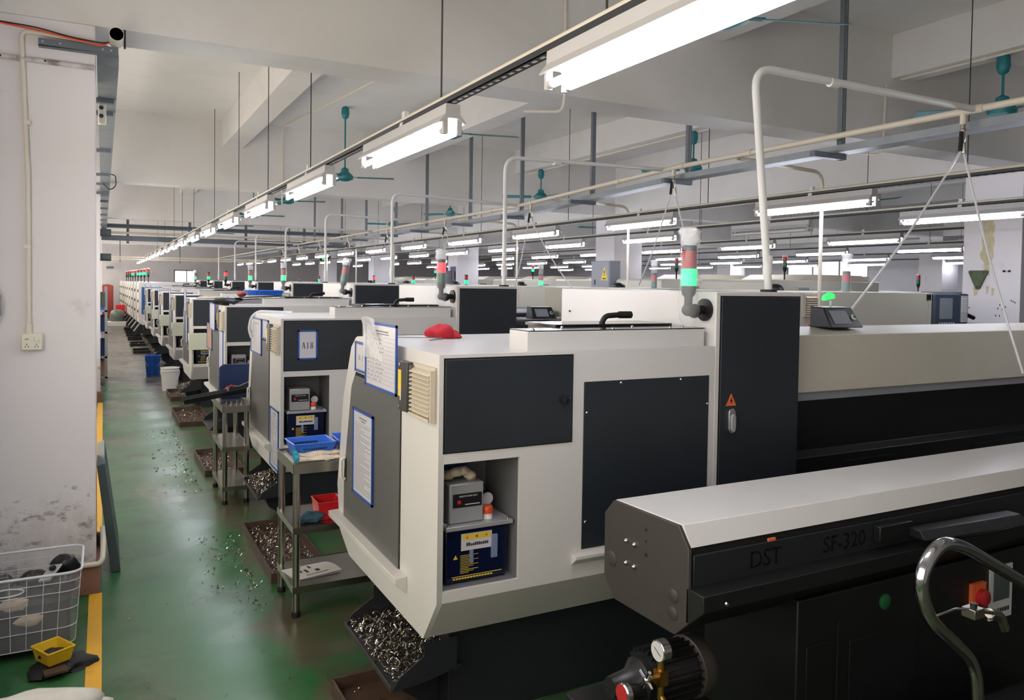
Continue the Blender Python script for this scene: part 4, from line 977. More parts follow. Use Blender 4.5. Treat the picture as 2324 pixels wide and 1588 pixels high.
def basket(name, label, loc, wx, wy, h, m, rz=0.0, tap=0.78, holes=True, group=None, cat='basket', wall=.004):
    t = thing(name, label, cat, loc, group, rz)
    o = [(-wx/2, -wy/2), (wx/2, -wy/2), (wx/2, wy/2), (-wx/2, wy/2)]; b = MB()
    bo = [(x*tap, y*tap, 0) for x, y in o]; to = [(x, y, h) for x, y in o]
    ti = [(x-math.copysign(wall, x), y-math.copysign(wall, y), h) for x, y in o]; bi = [(x*tap-math.copysign(wall, x), y*tap-math.copysign(wall, y), wall) for x, y in o]
    b.add(bo+to+ti+bi, [(3, 2, 1, 0)]+[(i, (i+1) % 4, 4+(i+1) % 4, 4+i) for i in range(4)]+[(4+i, 4+(i+1) % 4, 8+(i+1) % 4, 8+i) for i in range(4)]+[(8+i, 8+(i+1) % 4, 12+(i+1) % 4, 12+i) for i in range(4)]+[(12, 13, 14, 15)], m)
    b.build('body', t, bevel=wall*.4, smooth=0)
    r = MB(); e = wall*1.6
    for (x0, y0), (x1, y1) in zip(o, o[1:]+o[:1]):
        r.box(min(x0, x1)-e, max(x0, x1)+e, min(y0, y1)-e, max(y0, y1)+e, h-.003, h+.003, m) if False else r.tube([(x0, y0, h), (x1, y1, h)], wall*1.1, m, 6)
    r.build('rim', t)
    if holes:
        q = MB(); n = 12
        for side in (1, -1):
            for row in range(2):
                for i in range(n):
                    z = h*(.42+.25*row); f = tap+(1-tap)*z/h
                    x = (-.36+.72*i/(n-1))*wx*f*.8; y = side*(wy/2*f-wall*1.02)
                    q.box(x-.0024, x+.0024, y-wall*1.25, y+wall*1.25, z-.006, z+.006, M_GAP)
        q.build('slots', t, smooth=0)
    return t
basket('plastic_tray', 'blue plastic tray on top of the folders of the third lathe', (LX+.42, y3+.26, 1.594), .36, .26, .05, M_BLUEPLASTIC, 0.05, .88)
c = MB(); c.blob((LX+.25, LY[3]+.2, 1.498), (.16, .12, .03), M_GLOVE, 3, 0.4, 22, 10, flat=-.006)
tag(c.build('cotton_rag', smooth=70), 'cream rag on the roof of the fourth lathe', 'rag')
# white plastic ties drooping off the back corner of the A18 lathe
c = thing('plastic_sheeting', 'white plastic strip drooping over the back corner of the A18 lathe roof', 'plastic strip', (LX+.02, 6.40, 1.49))
MB().tube(rounded([(.22, -.2, .008), (.0, .02, .012), (-.045, .06, -.03), (-.06, .09, -.13), (-.04, .08, -.2)], .05), .013, M_FILMTOP, 8).build('strip', c)

# ------------------------------------------------------------------ stainless work tables
def make_table(label, loc, w, d, h, levels):
    t = thing('work_table', label, 'table', loc, 'stainless work tables')
    def tray(z, rim, lip):
        m = MB(); m.box(0, w, 0, d, z-rim, z-rim+.003, M_STEEL) if False else None
        m = MB()
        m.box(.002, w-.002, .002, d-.002, z-lip, z-lip+.0025, M_STEEL)
        for a in ((0, w, 0, .002), (0, w, d-.002, d), (0, .002, 0, d), (w-.002, w, 0, d)): m.box(*a, z-rim, z, M_STEEL)
        return m
    tray(h, .052, .012).build('tabletop', t, smooth=0)
    for z in levels: tray(z, .035, .006).build('shelf', t, smooth=0)
    for x in (.022, w-.022):
        for y in (.024, d-.024):
            l = MB().cyl((x, y, .03), (x, y, h-.02), .0195, M_STEEL, 16).build('leg', t)
            MB().lathe([(.022, 0), (.022, .028), (.0195, .032)], (x, y, 0), (0, 0, 1), M_RUBBER, 14).build('foot', l)
    return t
TX, TY = .865, 4.03
make_table('stainless steel three-level table in front of the A18 lathe', (TX, TY, 0), .60, .42, .805, (.475, .165))
z1 = .793+.0025
c = thing('steel_tray', 'shallow steel tray on the table under the blue baskets', 'tray', (TX+.03, TY+.05, z1))
tr = MB(); tr.box(0, .5, 0, .3, 0, .003, M_STEEL)
for a in ((0, .5, -.004, .003), (0, .5, .297, .304), (-.004, .003, 0, .3), (.497, .504, 0, .3)): tr.box(*a, 0, .012, M_STEEL)
tr.build('tray_body', c, bevel=0.001)
z1 += .0035
basket('plastic_basket', 'blue slotted basket on the table, left one beside the gloves', (TX+.135, TY+.205, z1), .225, .20, .085, M_BLUEPLASTIC, 0.04, group='blue baskets on the front table')
basket('plastic_basket', 'blue slotted basket on the table, right one half hidden by the nearest lathe', (TX+.385, TY+.20, z1), .23, .21, .09, M_BLUEPLASTIC, -0.05, group='blue baskets on the front table')
for k in range(2):
    c = thing('work_glove', ('cream cotton glove with cyan cuff at the table edge, %s one' % ('upper' if k else 'lower')), 'glove', (TX+.02, TY+.075+.035*k, z1+.012+.018*k), 'gloves on the front table')
    m = MB()
    def fn(u, v, k=k):
        x = .02+.21*u; wv = .052-.01*math.sin(3*u+k); y = (v-.5)*wv+.008*math.sin(7*u+2*k)
        return (x, y, .012*math.sin(math.pi*v)+.005*math.sin(9*u+4*v+k))
    m.sheet(16, 8, fn, M_GLOVE, .010)
    for i in range(4): m.blob((.225+.006*(i % 2), -.022+.015*i, .002), (.03, .009, .008), M_GLOVE, i+k, .1, 8, 6)
    m.blob((.13, .034, .0), (.035, .011, .009), M_GLOVE, 3, .1, 8, 6)
    m.build('glove', c, smooth=70)
    MB().lathe([(.026, 0), (.028, .012), (.024, .022), (.02, .02), (.02, .004)], (.0, 0, .003), (1, 0, 0.1), M_CYAN, 14).build('cuff', c)
basket('plastic_bin', 'red plastic bin on the middle shelf of the front table', (TX+.215, TY+.15, .4725), .135, .16, .095, M_REDPLASTIC, 0.0, .86, False, cat='bin')
c = MB(); c.blob((0, 0, .022), (.055, .05, .03), M_DENIM, 4, 0.35, 22, 12, flat=-.02).blob((.04, .02, .02), (.03, .03, .025), M_DARKBLUE, 7, 0.3, 14, 10, flat=-.018)
tag(c.build('blue_rag', None, (TX+.115, TY+.085, .4735), smooth=70), 'blue grey rag beside the red bin on the middle shelf', 'rag')
c = thing('booklet', 'white printed booklet lying on the bottom shelf of the front table', 'booklet', (TX+.04, TY+.09, .1625), None, 0.25)
MB().sheet(8, 10, lambda u, v: (.25*v, .19*u-.03*v, .003+.012*math.sin(math.pi*u)*v**2+.010*v*(1-u)), M_BROCHURE, .002).build('cover', c)
MB().sheet(8, 10, lambda u, v: (.245*v, .188*u-.03*v, .0014), M_PAPER, .001).build('pages', c, smooth=0)
k = MB()
def onb(u, v, du, dv, mm):
    z = .0042+.012*math.sin(math.pi*u)*v**2+.010*v*(1-u)
    k.quad((.25*v, .19*u-.03*v, z), (.25*(v+dv), .19*u-.03*(v+dv), z+.001), (.25*(v+dv), .19*(u+du)-.03*(v+dv), z+.0012), (.25*v, .19*(u+du)-.03*v, z+.0005), mm)
for a in ((.45, .25, .3, .05), (.35, .35, .25, .06), (.62, .5, .2, .05), (.3, .55, .16, .09)): onb(*a, M_INK)
for i in range(10): onb(.14, .28+.05*i, .05, .03, M_INK)
k.build('print', c, smooth=0)
T2X, T2Y = .815, 6.33
make_table('second stainless steel table, in front of the third lathe with tools on it', (T2X, T2Y, 0), .205, .62, .77, (.45, .14))
z2 = .7605
c = thing('steel_channel', 'long black channel with metal turnings lying across the second table', 'channel', (T2X-.25, T2Y+.26, z2))
MB().prism([(0, .0), (.075, .0), (.085, .05), (.078, .05), (.07, .008), (.006, .008), (-.002, .04), (-.01, .04)], 'x', 0, .5, M_BLACK).build('channel', c, loc=(0, 0, 0), bevel=0.002).rotation_euler = (0, -.14, .08)
MB().cyl((.33, .03, .09), (.33, .03, .125), .009, M_CHROME, 10).build('bolt', c)
c = thing('tool_bin', 'dark blue rounded plastic bin back standing on the second table', 'bin', (T2X+.05, T2Y+.60, z2))
MB().prism([(0, 0), (.3, 0), (.3, .25), (.28, .275), (.03, .275), (0, .25)], 'y', .0, .02, M_DARKBLUE).build('back', c, bevel=0.006)
MB().box(0, .3, -.10, .0, 0, .05, M_DARKBLUE).build('front', c, bevel=0.006)
c = thing('pliers', 'red handled pliers in the dark blue bin on the second table', 'pliers', (T2X+.08, T2Y+.545, z2+.052))
MB().tube([(0, 0, 0), (.03, 0, .035), (.07, 0, .05)], .009, M_REDPLASTIC, 8).build('grip', c); MB().tube([(.06, 0, .045), (.12, 0, .04), (.2, 0, .075)], .006, M_STEEL, 8).build('jaw', c)
tag(MB().tube([(T2X+.17, T2Y+.53, z2+.062), (T2X+.32, T2Y+.53, z2+.066)], .009, M_CARD, 8).build('file_handle'), 'wooden tool handle beside the red pliers on the second table', 'tool')
for i in range(4):
    tag(MB().lathe([(.01, 0), (.01, .02), (.006, .022), (.006, .035)], (T2X+.04+.04*i, T2Y+.08+.03*(i % 2), z2), (0, 0, 1), M_STEEL, 10).build('turned_part'), 'small turned steel part on the second table, %s from the aisle' % ORD[i], 'metal part', 'turned parts on the second table')
# ------------------------------------------------------------------ chip trays and buckets along the aisle
def chip_tray(x, y, w, L, label, fill, seed, m=None):
    t = thing('chip_tray', label, 'tray', (x, y, 0), 'floor trays along the lathe row')
    b = MB(); m = m or M_TRAYRUST; b.box(0, w, 0, L, .0, .006, m)
    for a in ((0, w, -.004, .006), (0, w, L-.006, L+.004), (-.004, .006, 0, L), (w-.006, w+.004, 0, L)): b.box(*a, 0, .06, m)
    b.build('tray_body', t, smooth=0)
    if fill:
        swarf('metal_swarf', fill, lambda r: (lambda u, v: (.02+(w-.04)*u, .02+(L-.04)*v, .012+.03*r.random()*math.sin(math.pi*u)*1.3))(r.random(), r.random()), seed, t, .016)
    return t
chip_tray(.86, 4.56, .33, 1.05, 'brown floor tray of bright turnings behind the front table', 1100, 21)
chip_tray(.86, 2.2, .4, 1.03, 'oily floor tray under the nearest lathe chute', 60, 22)
chip_tray(.80, 7.3, .33, .95, 'floor tray of turnings behind the second table', 500, 23)
chip_tray(.80, 9.9, .35, 1.2, 'floor tray of turnings left of the fourth lathe', 500, 24)
chip_tray(.86, 12.1, .35, .9, 'floor tray of turnings beside the white bucket', 300, 25)
for k, y in enumerate((20.1, 22.3, 24.4, 26.2, 27.6, 29.2)):
    chip_tray(.62, y, .36, .8, '%s dark chip tray beyond the blue bucket along the aisle' % ORD[k], 90, 30+k, M_BLACK)
tag(swarf('floor_chips', 150, lambda r: (.78-.25*r.random()**2, 4.2+1.4*r.random(), .004), 41, size=.016), 'stray metal chips on the floor left of the front tray', 'metal shavings', kind='stuff')
tag(swarf('floor_chips', 160, lambda r: (.72-.3*r.random()**2, 6.8+3.0*r.random(), .004), 42, size=.02), 'stray metal chips on the floor before the fourth lathe', 'metal shavings', kind='stuff')
tag(swarf('floor_chips', 26, lambda r: (.1+.8*r.random(), 3.3+2.5*r.random(), .004), 43, size=.014), 'few stray chips on the green aisle floor in front', 'metal shavings', kind='stuff')
def bucket(x, y, m, label, sheet=False):
    t = thing('bucket', label, 'bucket', (x, y, 0), 'buckets in the aisle')
    MB().lathe([(.112, 0), (.132, .30), (.14, .302), (.14, .315), (.134, .317), (.136, .345), (.143, .347), (.143, .36), (.128, .362), (.125, .33), (.108, .01), (.02, .008)], (0, 0, 0), (0, 0, 1), m, 28).build('body', t)
    MB().tube([(.136*math.cos(a)*1.02, -.02-.15*math.sin(a)*.6, .31-.16*math.sin(a)) for a in [math.pi*i/12 for i in range(13)]], .005, M_WHITEPVC, 6).build('handle', t)
bucket(.93, 13.3, M_WHITEPVC, 'white plastic bucket in the aisle beside the lathe row')
bucket(.80, 15.55, M_BLUEPLASTIC, 'blue plastic bucket in the aisle beyond the white one')
# ------------------------------------------------------------------ far end of the aisle
c = thing('storage_drum', 'fat grey green drum on a pallet tray at the end of the aisle', 'drum', (.45, 32, .17))
MB().lathe([(.21, 0), (.25, .1), (.24, .26), (.19, .38), (.1, .43)], (0, 0, 0), (0, 0, 1), M_DRUM, 24).build('body', c)
c = thing('drip_tray', 'pale drip tray under the grey green drum', 'tray', (.12, 31.6, 0))
MB().prism([(.03, 0), (.6, 0), (.64, .17), (0, .17)], 'y', 0, .75, M_WHITEPVC).build('tray_body', c, bevel=.01)
c = thing('red_box', 'small red box behind the grey green drum', 'box', (.42, 33.2, 0))
MB().box(0, .32, 0, .3, .4, .74, M_REDPLASTIC).build('case', c, bevel=.01); MB().box(.03, .29, .03, .27, 0, .4, M_BASE).build('stand', c)
c = thing('red_cabinet', 'red cabinet with arched top against the far wall', 'cabinet', (-.08, 39, 0))
MB().prism([(0, 0), (.48, 0), (.48, 1.42), (.44, 1.42), (.38, 1.46), (.24, 1.48), (.1, 1.46), (.0, 1.42)], 'y', 0, .4, M_BROWNRED).build('body', c, bevel=.01)
MB().box(.02, .235, -.012, 0, .06, 1.38, M_BROWNRED).build('door', c); MB().box(.245, .46, -.012, 0, .06, 1.38, M_BROWNRED).build('door', c)
c = thing('storage_rack', 'steel storage rack at the left behind the column', 'rack', (-.5, 14.2, 0))
for x in (0.0, .52):
    for y in (0, 1.9): MB().box(x, x+.04, y, y+.04, 0, 1.6, M_ALU).build('post', c)
for z in (.12, .45, .85, 1.2): MB().box(.0, .56, .0, 1.94, z, z+.03, M_ALU).build('shelf', c)
for i, (z, m) in enumerate(((.48, M_DARKBLUE), (.88, M_DARKBLUE), (1.23, M_BLUEPLASTIC), (.15, M_CARD))):
    basket('plastic_bin', ('blue bin on the left storage rack, %s from the bottom' % ('lowest', 'middle', 'topmost')[i] if i < 3 else 'brown bin on the lowest shelf of the left storage rack'), (-.20, 14.7, z), .5, .6, .24, m, 0, .95, False, 'bins on the left rack', cat='bin')
c = thing('junction_box', 'grey junction box on the second left column', 'box', (-.037, 12.6, 1.33))
MB().box(0, .06, 0, .25, 0, .22, M_DRUM).build('box', c, bevel=.004)
MB().box(.06, .064, .02, .23, .02, .2, M_DRUM).build('lid', c)
c = thing('cctv_camera', 'small camera on a bracket high on the far wall', 'camera', (.18, 40.9, 2.24))
MB().cyl((0, .1, 0), (0, -.2, 0), .02, M_WHITEPVC, 8).build('bracket', c); MB().box(-.05, .25, -.35, -.2, -.05, .06, M_STRUT).build('body', c, bevel=.01)
for k, z in enumerate((2.95, 2.6)):
    c = thing('wall_fitting', 'dark green cylinder fitting beyond the left column, %s one' % ('upper' if k == 0 else 'lower'), 'fitting', (-.037, 12.6, z-.55))
    MB().cyl((0, 0, 0), (.14, 0, 0), .055, M_GREYPLATE, 14).build('body', c)

# ------------------------------------------------------------------ older tall machines beyond the white lathes
for k in range(9):
    y = 25.3+1.62*k; x = .92-.03*k
    t = thing('tall_lathe', ('first tall white machine beyond the charcoal-panelled lathes, blue trim' if k == 0 else '%s tall white machine beyond the charcoal-panelled lathes' % ORD[k]), 'lathe', (x, y, 0), 'tall white machines at the far end of the aisle row')
    MB().prism([(0, .45), (.1, .38), (1.2, .38), (1.2, 1.64), (.0, 1.64)], 'y', 0, 1.15, M_WHITE).build('housing', t, bevel=.01)
    MB().box(1.2, 4.2, .1, 1.0, .5, 1.62, M_CREAM).build('rear_cover', t, bevel=.01)
    MB().box(.15, 4.0, .1, 1.05, 0, .5, M_BASE).build('base', t)
    MB().prism([(0, .18), (.16, .40), (.16, .1), (.05, .06)], 'y', .2, .8, M_BASE).build('chip_chute', t, loc=(-.12, 0, 0))
    d = MB().box(-.012, 0, .12, 1.05, .6, 1.55, M_CREAM).build('side_door', t, bevel=.004)
    for z in (.75, 1.05, 1.35): MB().box(-.03, -.012, .1, .15, z, z+.08, M_BLACK).build('latch', d)
    MB().box(.08, .9, -.006, 0, .7, 1.5, M_CREAM if k else M_BLUEWALL).build('front_panel', t)
    MB().box(1.25, 4.1, .094, .1, 1.35, 1.5, M_BLUEWALL).build('blue_stripe', t, smooth=0)
    signal_tower(t, (.28-.005*k, .5, 1.87), ['', 'green', 'green', 'green', '', 'green', '', '', ''][k], 0, 0, True, 1.15)

# ------------------------------------------------------------------ second machine row: grey white turning centres
def turning_centre(k, x, y, detail):
    t = thing('turning_centre', ('grey white turning centre with blue grey control panel, nearest of the second row' if k == 0 else
              '%s grey white turning centre of the second machine row' % ORD[k]), 'machine', (x, y, 0), 'turning centres of the second row')
    MB().box(0, 1.47, 0, 1.75, .45, 1.725, M_CREAM).build('housing', t, bevel=.006)
    MB().box(.05, 2.2, .08, 1.7, 0, .45, M_BASE).build('base', t)
    MB().box(-.33, -.002, 0, 1.5, .4, 1.72, M_CREAM).build('electrical_box', t, bevel=.006)
    v = MB(); v.box(-.24, -.03, -.008, .0, 1.50, 1.70, M_VENT)
    for i in range(9): v.hexa([(-.22, -.025, 1.505+.02*i), (-.05, -.025, 1.505+.02*i), (-.05, -.008, 1.512+.02*i), (-.22, -.008, 1.512+.02*i)], [(-.22, -.023, 1.509+.02*i), (-.05, -.023, 1.509+.02*i), (-.05, -.008, 1.522+.02*i), (-.22, -.008, 1.522+.02*i)], M_VENT)
    v.build('vent_louvre', t, smooth=0)
    s = MB().box(-.175, -.10, -.01, .0, 1.375, 1.44, M_ORANGE).build('main_switch', t)
    m = MB().lathe([(.026, 0), (.026, .014), (.02, .018)], (-.145, -.01, 1.408), (0, -1, 0), M_RED, 16); m.box(-.185, -.12, -.05, -.024, 1.40, 1.416, M_RED); m.build('rotary_knob', s)
    MB().box(1.472, 1.52, 0, .06, .45, 1.725, M_CREAM).build('hinge_post', t)
    hg = MB().box(1.44, 1.468, -.006, 0, 1.655, 1.71, M_BLACK).box(1.474, 1.502, -.006, 0, 1.655, 1.71, M_BLACK)
    for hx in (1.454, 1.488):
        for hz in (1.668, 1.697): hg.cyl((hx, -.006, hz), (hx, -.009, hz), .006, M_CHROME, 8)
    hg.build('hinge', t)
    p = MB().box(1.53, 2.06, -.02, .2, 1.40, 1.72, M_CNC).build('control_panel', t, bevel=.012)
    MB().box(1.535, 1.93, -.03, -.018, 1.405, 1.71, M_CNC).build('screen_bezel', p, bevel=.004)
    MB().box(1.60, 1.80, -.033, -.029, 1.47, 1.675, M_SCREEN).build('screen', p)
    q = MB().box(1.915, 2.045, -.034, -.018, 1.425, 1.715, M_CNC).box(1.93, 2.035, -.037, -.033, 1.435, 1.70, M_KEY)
    if detail:
        for i in range(5):
            for j in range(6): q.box(1.934+.02*i, 1.934+.02*i+.016, -.039, -.036, 1.54+.024*j, 1.558+.024*j, M_WHITEPVC)
    q.build('keypad', p, smooth=0)
    if detail:
        b = MB()
        for i in range(7): b.box(1.60+.036*i, 1.62+.036*i, -.032, -.029, 1.425, 1.435, M_WHITEPVC)
        b.build('soft_keys', p, smooth=0)
        lettering('SYSTEM', .016, M_WHITEINK, p, (1.60, -.031, 1.692), (1, 0, 0), (0, 0, 1), 'panel_lettering') if False else None
    MB().prism([(1.51, 1.20), (2.15, 1.20), (2.35, 1.30), (2.20, 1.385), (1.52, 1.395)], 'y', -.10, .15, M_CNC).build('operating_desk', t, bevel=.01)
    MB().prism([(2.05, 1.1), (2.9, 1.1), (2.9, 1.40), (2.2, 1.41)], 'y', .2, .9, M_CABGREY).build('chip_guard', t, bevel=.01)
    MB().box(.05, .06, -.003, 0, .5, 1.7, M_GAP).build('door_seam', t, smooth=0) if False else None
    tl = signal_tower(t, (.42, .10, 1.735), ['', '', 'green', 'green', 'green', 'red', 'green', 'green', ''][k], 61+k if k < 3 else 0, 0, False, 1.0, False)
    MB().lathe([(.10, 0), (.098, .02), (.08, .05), (.045, .068), (.01, .072)], (.67, 1.2, 1.722), (0, 0, 1), M_BLACK, 20).build('roof_dome', t)
    if k == 1: MB().box(.08, .13, -.004, .0, 1.33, 1.345, M_RED).build('red_label', t)
    return t
for k in range(9): turning_centre(k, 5.63, 4.8+2.82*k, k < 2)
c = thing('cable_bundle', 'dark cable bundle sticking out beside the control panel keypad', 'cable', (7.72, 4.9, 1.5))
MB().tube([(0, 0, .02), (.12, 0, .012), (.22, 0, -.015), (.27, 0, -.03)], .022, M_BLACK, 8).build('cable', c)
# ------------------------------------------------------------------ third row: beige machines with sloped roofs
for k, (x, y, dp) in enumerate(((9.5, 8.7, 1.6), (9.0, 10.7, 1.35), (9.9, 14.2, 1.6), (9.9, 17.5, 1.6), (9.9, 21.2, 1.6), (9.9, 24.2, 1.6), (9.9, 28.6, 1.6))):
    t = thing('beige_machine', '%s beige machine with sloped roof in the third row' % ORD[k], 'machine', (x, y, 0), 'beige sloped-roof machines of the third row')
    MB().prism([(-.45, .3), (2.05, .3), (2.05, 1.875), (-.40, 1.88), (-.45, 1.84)], 'y', 0, dp, M_CREAM).build('housing', t, bevel=.01)
    MB().prism([(.32, 1.88), (.56, 1.975), (1.80, 1.975), (2.04, 1.88)], 'y', .15, dp-.15, M_VENT).build('sloped_roof', t, bevel=.008)
    MB().box(-.3, 2.0, .1, dp-.1, 0, .3, M_BASE).build('base', t)
    MB().box(.1, .65, -.008, 0, 1.40, 1.78, M_CREAM).build('access_panel', t, bevel=.003)
    MB().box(.15, .38, -.012, -.007, 1.70, 1.76, M_CABGREY).build('panel_slot', t)
    signal_tower(t, (-.03, .12, 2.08), ['', '', 'green', 'green', '', 'green', ''][k], 0, 0, True, 1.05)
for k in range(3):
    y = 11.2+4.2*k
    t = thing('beige_machine', '%s small beige machine by the right wall' % ORD[k], 'machine', (16.0 if k else 16.3, y, 0), 'machines by the right wall')
    MB().box(0, 2.4, 0, 1.5, .3, 1.72, M_CREAM).build('housing', t, bevel=.01); MB().box(.1, 2.3, .1, 1.4, 0, .3, M_BASE).build('base', t)
    MB().box(.3, 1.4, -.02, 0, .9, 1.5, M_PANEL).build('sliding_door', t)
    signal_tower(t, (.9, .7, 1.90), '', 0, 0, True, 1.3)
c = thing('machine_canopy', 'beige machine frame with a window opening left of the control panel', 'machine', (11.6, 9.9, 0))
MB().box(0, 1.25, 0, .12, .3, 1.78, M_CREAM).build('lower_panel', c, bevel=.006)
MB().box(0, 1.25, 0, .12, 1.93, 1.99, M_CREAM).build('top_rail', c, bevel=.006)
for x in (0, 1.17): MB().box(x, x+.08, 0, .12, 1.78, 1.93, M_CREAM).build('post', c)
MB().box(-.02, 1.2, .05, 1.1, 0, .3, M_BASE).build('base', c)
# grey electrical cabinet with warning triangle on the mid column
c = thing('electrical_cabinet', 'grey electrical cabinet with yellow warning triangle on the middle column', 'cabinet', (8.47, 12.15, .9))
MB().box(0, .245, 0, .62, 0, 1.32, M_CABGREY).build('body', c, bevel=.006)
MB().box(-.008, 0, .02, .60, .02, 1.30, M_CABGREY).build('door', c, bevel=.003)
m = MB().prism([(.05, .95), (.28, .95), (.165, 1.22)], 'x', -.011, -.008, M_YELLOW); m.prism([(.15, 1.13), (.18, 1.13), (.17, 1.03), (.16, 1.03)], 'x', -.0125, -.011, M_INK); m.box(-.0125, -.011, .11, .22, .97, .99, M_INK)
m.build('warning_triangle', c, smooth=0)
m = MB().cyl((-.008, .42, .78), (-.03, .42, .78), .018, M_BLACK, 12).box(-.02, -.008, .47, .49, .86, .96, M_BLACK); m.build('lock', c)
c = thing('electrical_cabinet', 'small grey cabinet far off between the column and the signal towers', 'cabinet', (8.45, 20.2, 1.2))
MB().box(0, .25, 0, .5, 0, .9, M_CABGREY).build('body', c, bevel=.006); MB().box(-.008, 0, .02, .48, .02, .88, M_CABGREY).build('door', c)
m = MB().prism([(.1, .45), (.32, .45), (.21, .66)], 'x', -.011, -.008, M_YELLOW); m.build('warning_triangle', c, smooth=0)
# marks and fittings on the near right column (its left face at x = 8.72)
cx = 8.72
c = thing('corner_plate', 'mossy green triangular plate on the right-hand column', 'plate', (cx, 5.30, 1.87))
m = MB().prism([(-.10, .11), (.10, .11), (.112, .095), (.02, -.10), (-.02, -.10), (-.112, .095)], 'x', -.03, 0, M_GREENPLATE); m.build('plate', c, bevel=.008)
for yy, zz in ((-.07, .085), (.07, .085), (0, -.075)): MB().cyl((-.031, yy, zz), (-.034, yy, zz), .012, M_INK, 10).build('bolt_hole', c)
m = MB(); rn = random.Random(9)
pts = []
for i in range(15):
    z = 2.62-.05*i; pts.append((z, .05+.03*rn.random(), .055+.035*rn.random()))
L = [(5.21-a*(1 if i < 11 else .4), z) for i, (z, a, b) in enumerate(pts)]; R = [(5.21+b*(1 if i < 11 else .5), z) for i, (z, a, b) in enumerate(pts)]
for i in range(14): m.quad((cx-.002, L[i][0], L[i][1]), (cx-.002, R[i][0], R[i][1]), (cx-.002, R[i+1][0], R[i+1][1]), (cx-.002, L[i+1][0], L[i+1][1]), M_CRACK)
for y0, z0, s in ((5.33, 1.78, .03), (5.20, 1.80, .02), (5.14, 1.78, .018)): m.quad((cx-.002, y0-s, z0), (cx-.002, y0+s, z0+.01), (cx-.002, y0+s*.6, z0-.09), (cx-.002, y0-s*.4, z0-.07), M_CRACK)
o = m.build('trim_plaster_patch', smooth=0); o['kind'] = 'structure'
m = MB()
for y0, z0 in ((5.0, 1.58), (5.03, 1.55), (5.06, 1.60), (5.08, 1.56), (5.04, 1.62), (5.10, 1.48), (5.06, 1.48), (4.92, 1.64), (4.94, 1.65), (4.90, 1.63), (5.40, 1.56), (5.42, 1.55)):
    m.blob((cx-.001, y0, z0), (.003, .006, .010), M_INK, int(z0*100), .3, 8, 6)
o = m.build('trim_drill_holes', smooth=0); o['kind'] = 'structure'
for k, y in enumerate((5.02, 4.965)):
    c = thing('wall_anchor', 'small anchor bolt on the right-hand column, %s one' % ('left' if k == 0 else 'right'), 'bolt', (cx, y, 1.97))
    MB().blob((-.012, 0, 0), (.018, .016, .012), M_GRIMY, k, .2, 10, 7).build('bolt', c)
# ------------------------------------------------------------------ foreground bar feeder
f = thing('bar_feeder', 'foreground bar feeder with white hood and bolted dark octagonal end plate', 'bar feeder', (1.50, 1.9, 0))
def Yl(p): return [(y-1.9, z) for y, z in p]
MB().prism(Yl([(2.104, 1.038), (1.776, 1.046), (1.730, .990), (1.725, .771), (1.784, .716), (2.09, .711), (2.152, .774), (2.154, .984)]), 'x', 0, .012, M_GUARD).build('end_plate', f, bevel=.002)
ep = [o for o in COL.objects if o.name.startswith('end_plate')][-1]
for y, z in ((2.027, .926), (1.983, .926), (2.026, .854), (1.983, .855)):
    MB().lathe([(.009, 0), (.009, .004), (.006, .009), (.002, .011)], (0, y-1.9, z), (-1, 0, 0), M_CHROME, 14).build('bolt', ep)
for y, z, r in ((1.928, .989, .0055), (1.928, .953, .004), (1.926, .911, .0065)): MB().cyl((-.0006, y-1.9, z), (.002, y-1.9, z), r, M_GAP, 12).build('hole', ep)
for y, z, r in ((2.109, .84, .026), (1.792, .83, .021), (1.793, .777, .021)): MB().lathe([(r, 0), (r, .0015), (r*.9, .003)], (0, y-1.9, z), (-1, 0, 0), M_GUARD, 24).build('plastic_plug', ep)
hood = MB()
hood.prism(Yl([(2.154, .97), (2.104, 1.034), (1.776, 1.042), (1.738, .990), (1.731, .990), (1.771, 1.048), (2.106, 1.039), (2.159, .972)]), 'x', .012, 3.3, M_WHITE)
hood.build('white_hood', f, bevel=.002)
MB().prism(Yl([(2.15, .97), (2.10, 1.03), (1.785, 1.037), (1.745, .985), (1.735, .96), (1.735, .772), (1.79, .722), (2.09, .717), (2.148, .776)]), 'x', .012, 3.28, M_FEED).build('body', f)
MB().box(.02, 3.2, 1.728-1.9, 1.736-1.9, .87, .968, M_SIDE).build('side_panel', f, bevel=.003)
sp = [o for o in COL.objects if o.name.startswith('side_panel')][-1]
lettering('DST', .075, M_LETTER, sp, (.305, 1.7275-1.9, .918), (1, 0, 0), (0, 0, 1))
lettering('SF-320', .075, M_LETTER, sp, (.66, 1.7275-1.9, .918), (1, 0, 0), (0, 0, 1))
MB().prism(Yl([(1.735, .875), (1.662, .873), (1.660, .826), (1.720, .772), (1.735, .772)]), 'x', 0, 3.28, M_FEED).build('lower_ledge', f, bevel=.002)
for x, z in ((.085, .84), (1.0, .84), (1.75, .84)): MB().lathe([(.007, 0), (.005, .005)], (x, 1.660-1.9, z), (0, -1, 0), M_CHROME, 12).build('ledge_bolt', f)
MB().hexa([(.95, 1.64-1.9, .905), (1.5, 1.60-1.9, .90), (1.5, 1.66-1.9, .90), (.95, 1.70-1.9, .905)], [(.95, 1.66-1.9, .935), (1.5, 1.64-1.9, .93), (1.5, 1.69-1.9, .93), (.95, 1.71-1.9, .935)], M_FEED).hexa([(.8, 1.70-1.9, .9), (.97, 1.70-1.9, .9), (.97, 1.728-1.9, .9), (.8, 1.728-1.9, .9)], [(.8, 1.70-1.9, .955), (.97, 1.70-1.9, .955), (.97, 1.728-1.9, .955), (.8, 1.728-1.9, .955)], M_FEED).build('clamp_lever', f, bevel=.003)
MB().box(.30, .33, 1.712-1.9, 1.718-1.9, .975, .983, M_ORANGE).build('orange_tag', f)
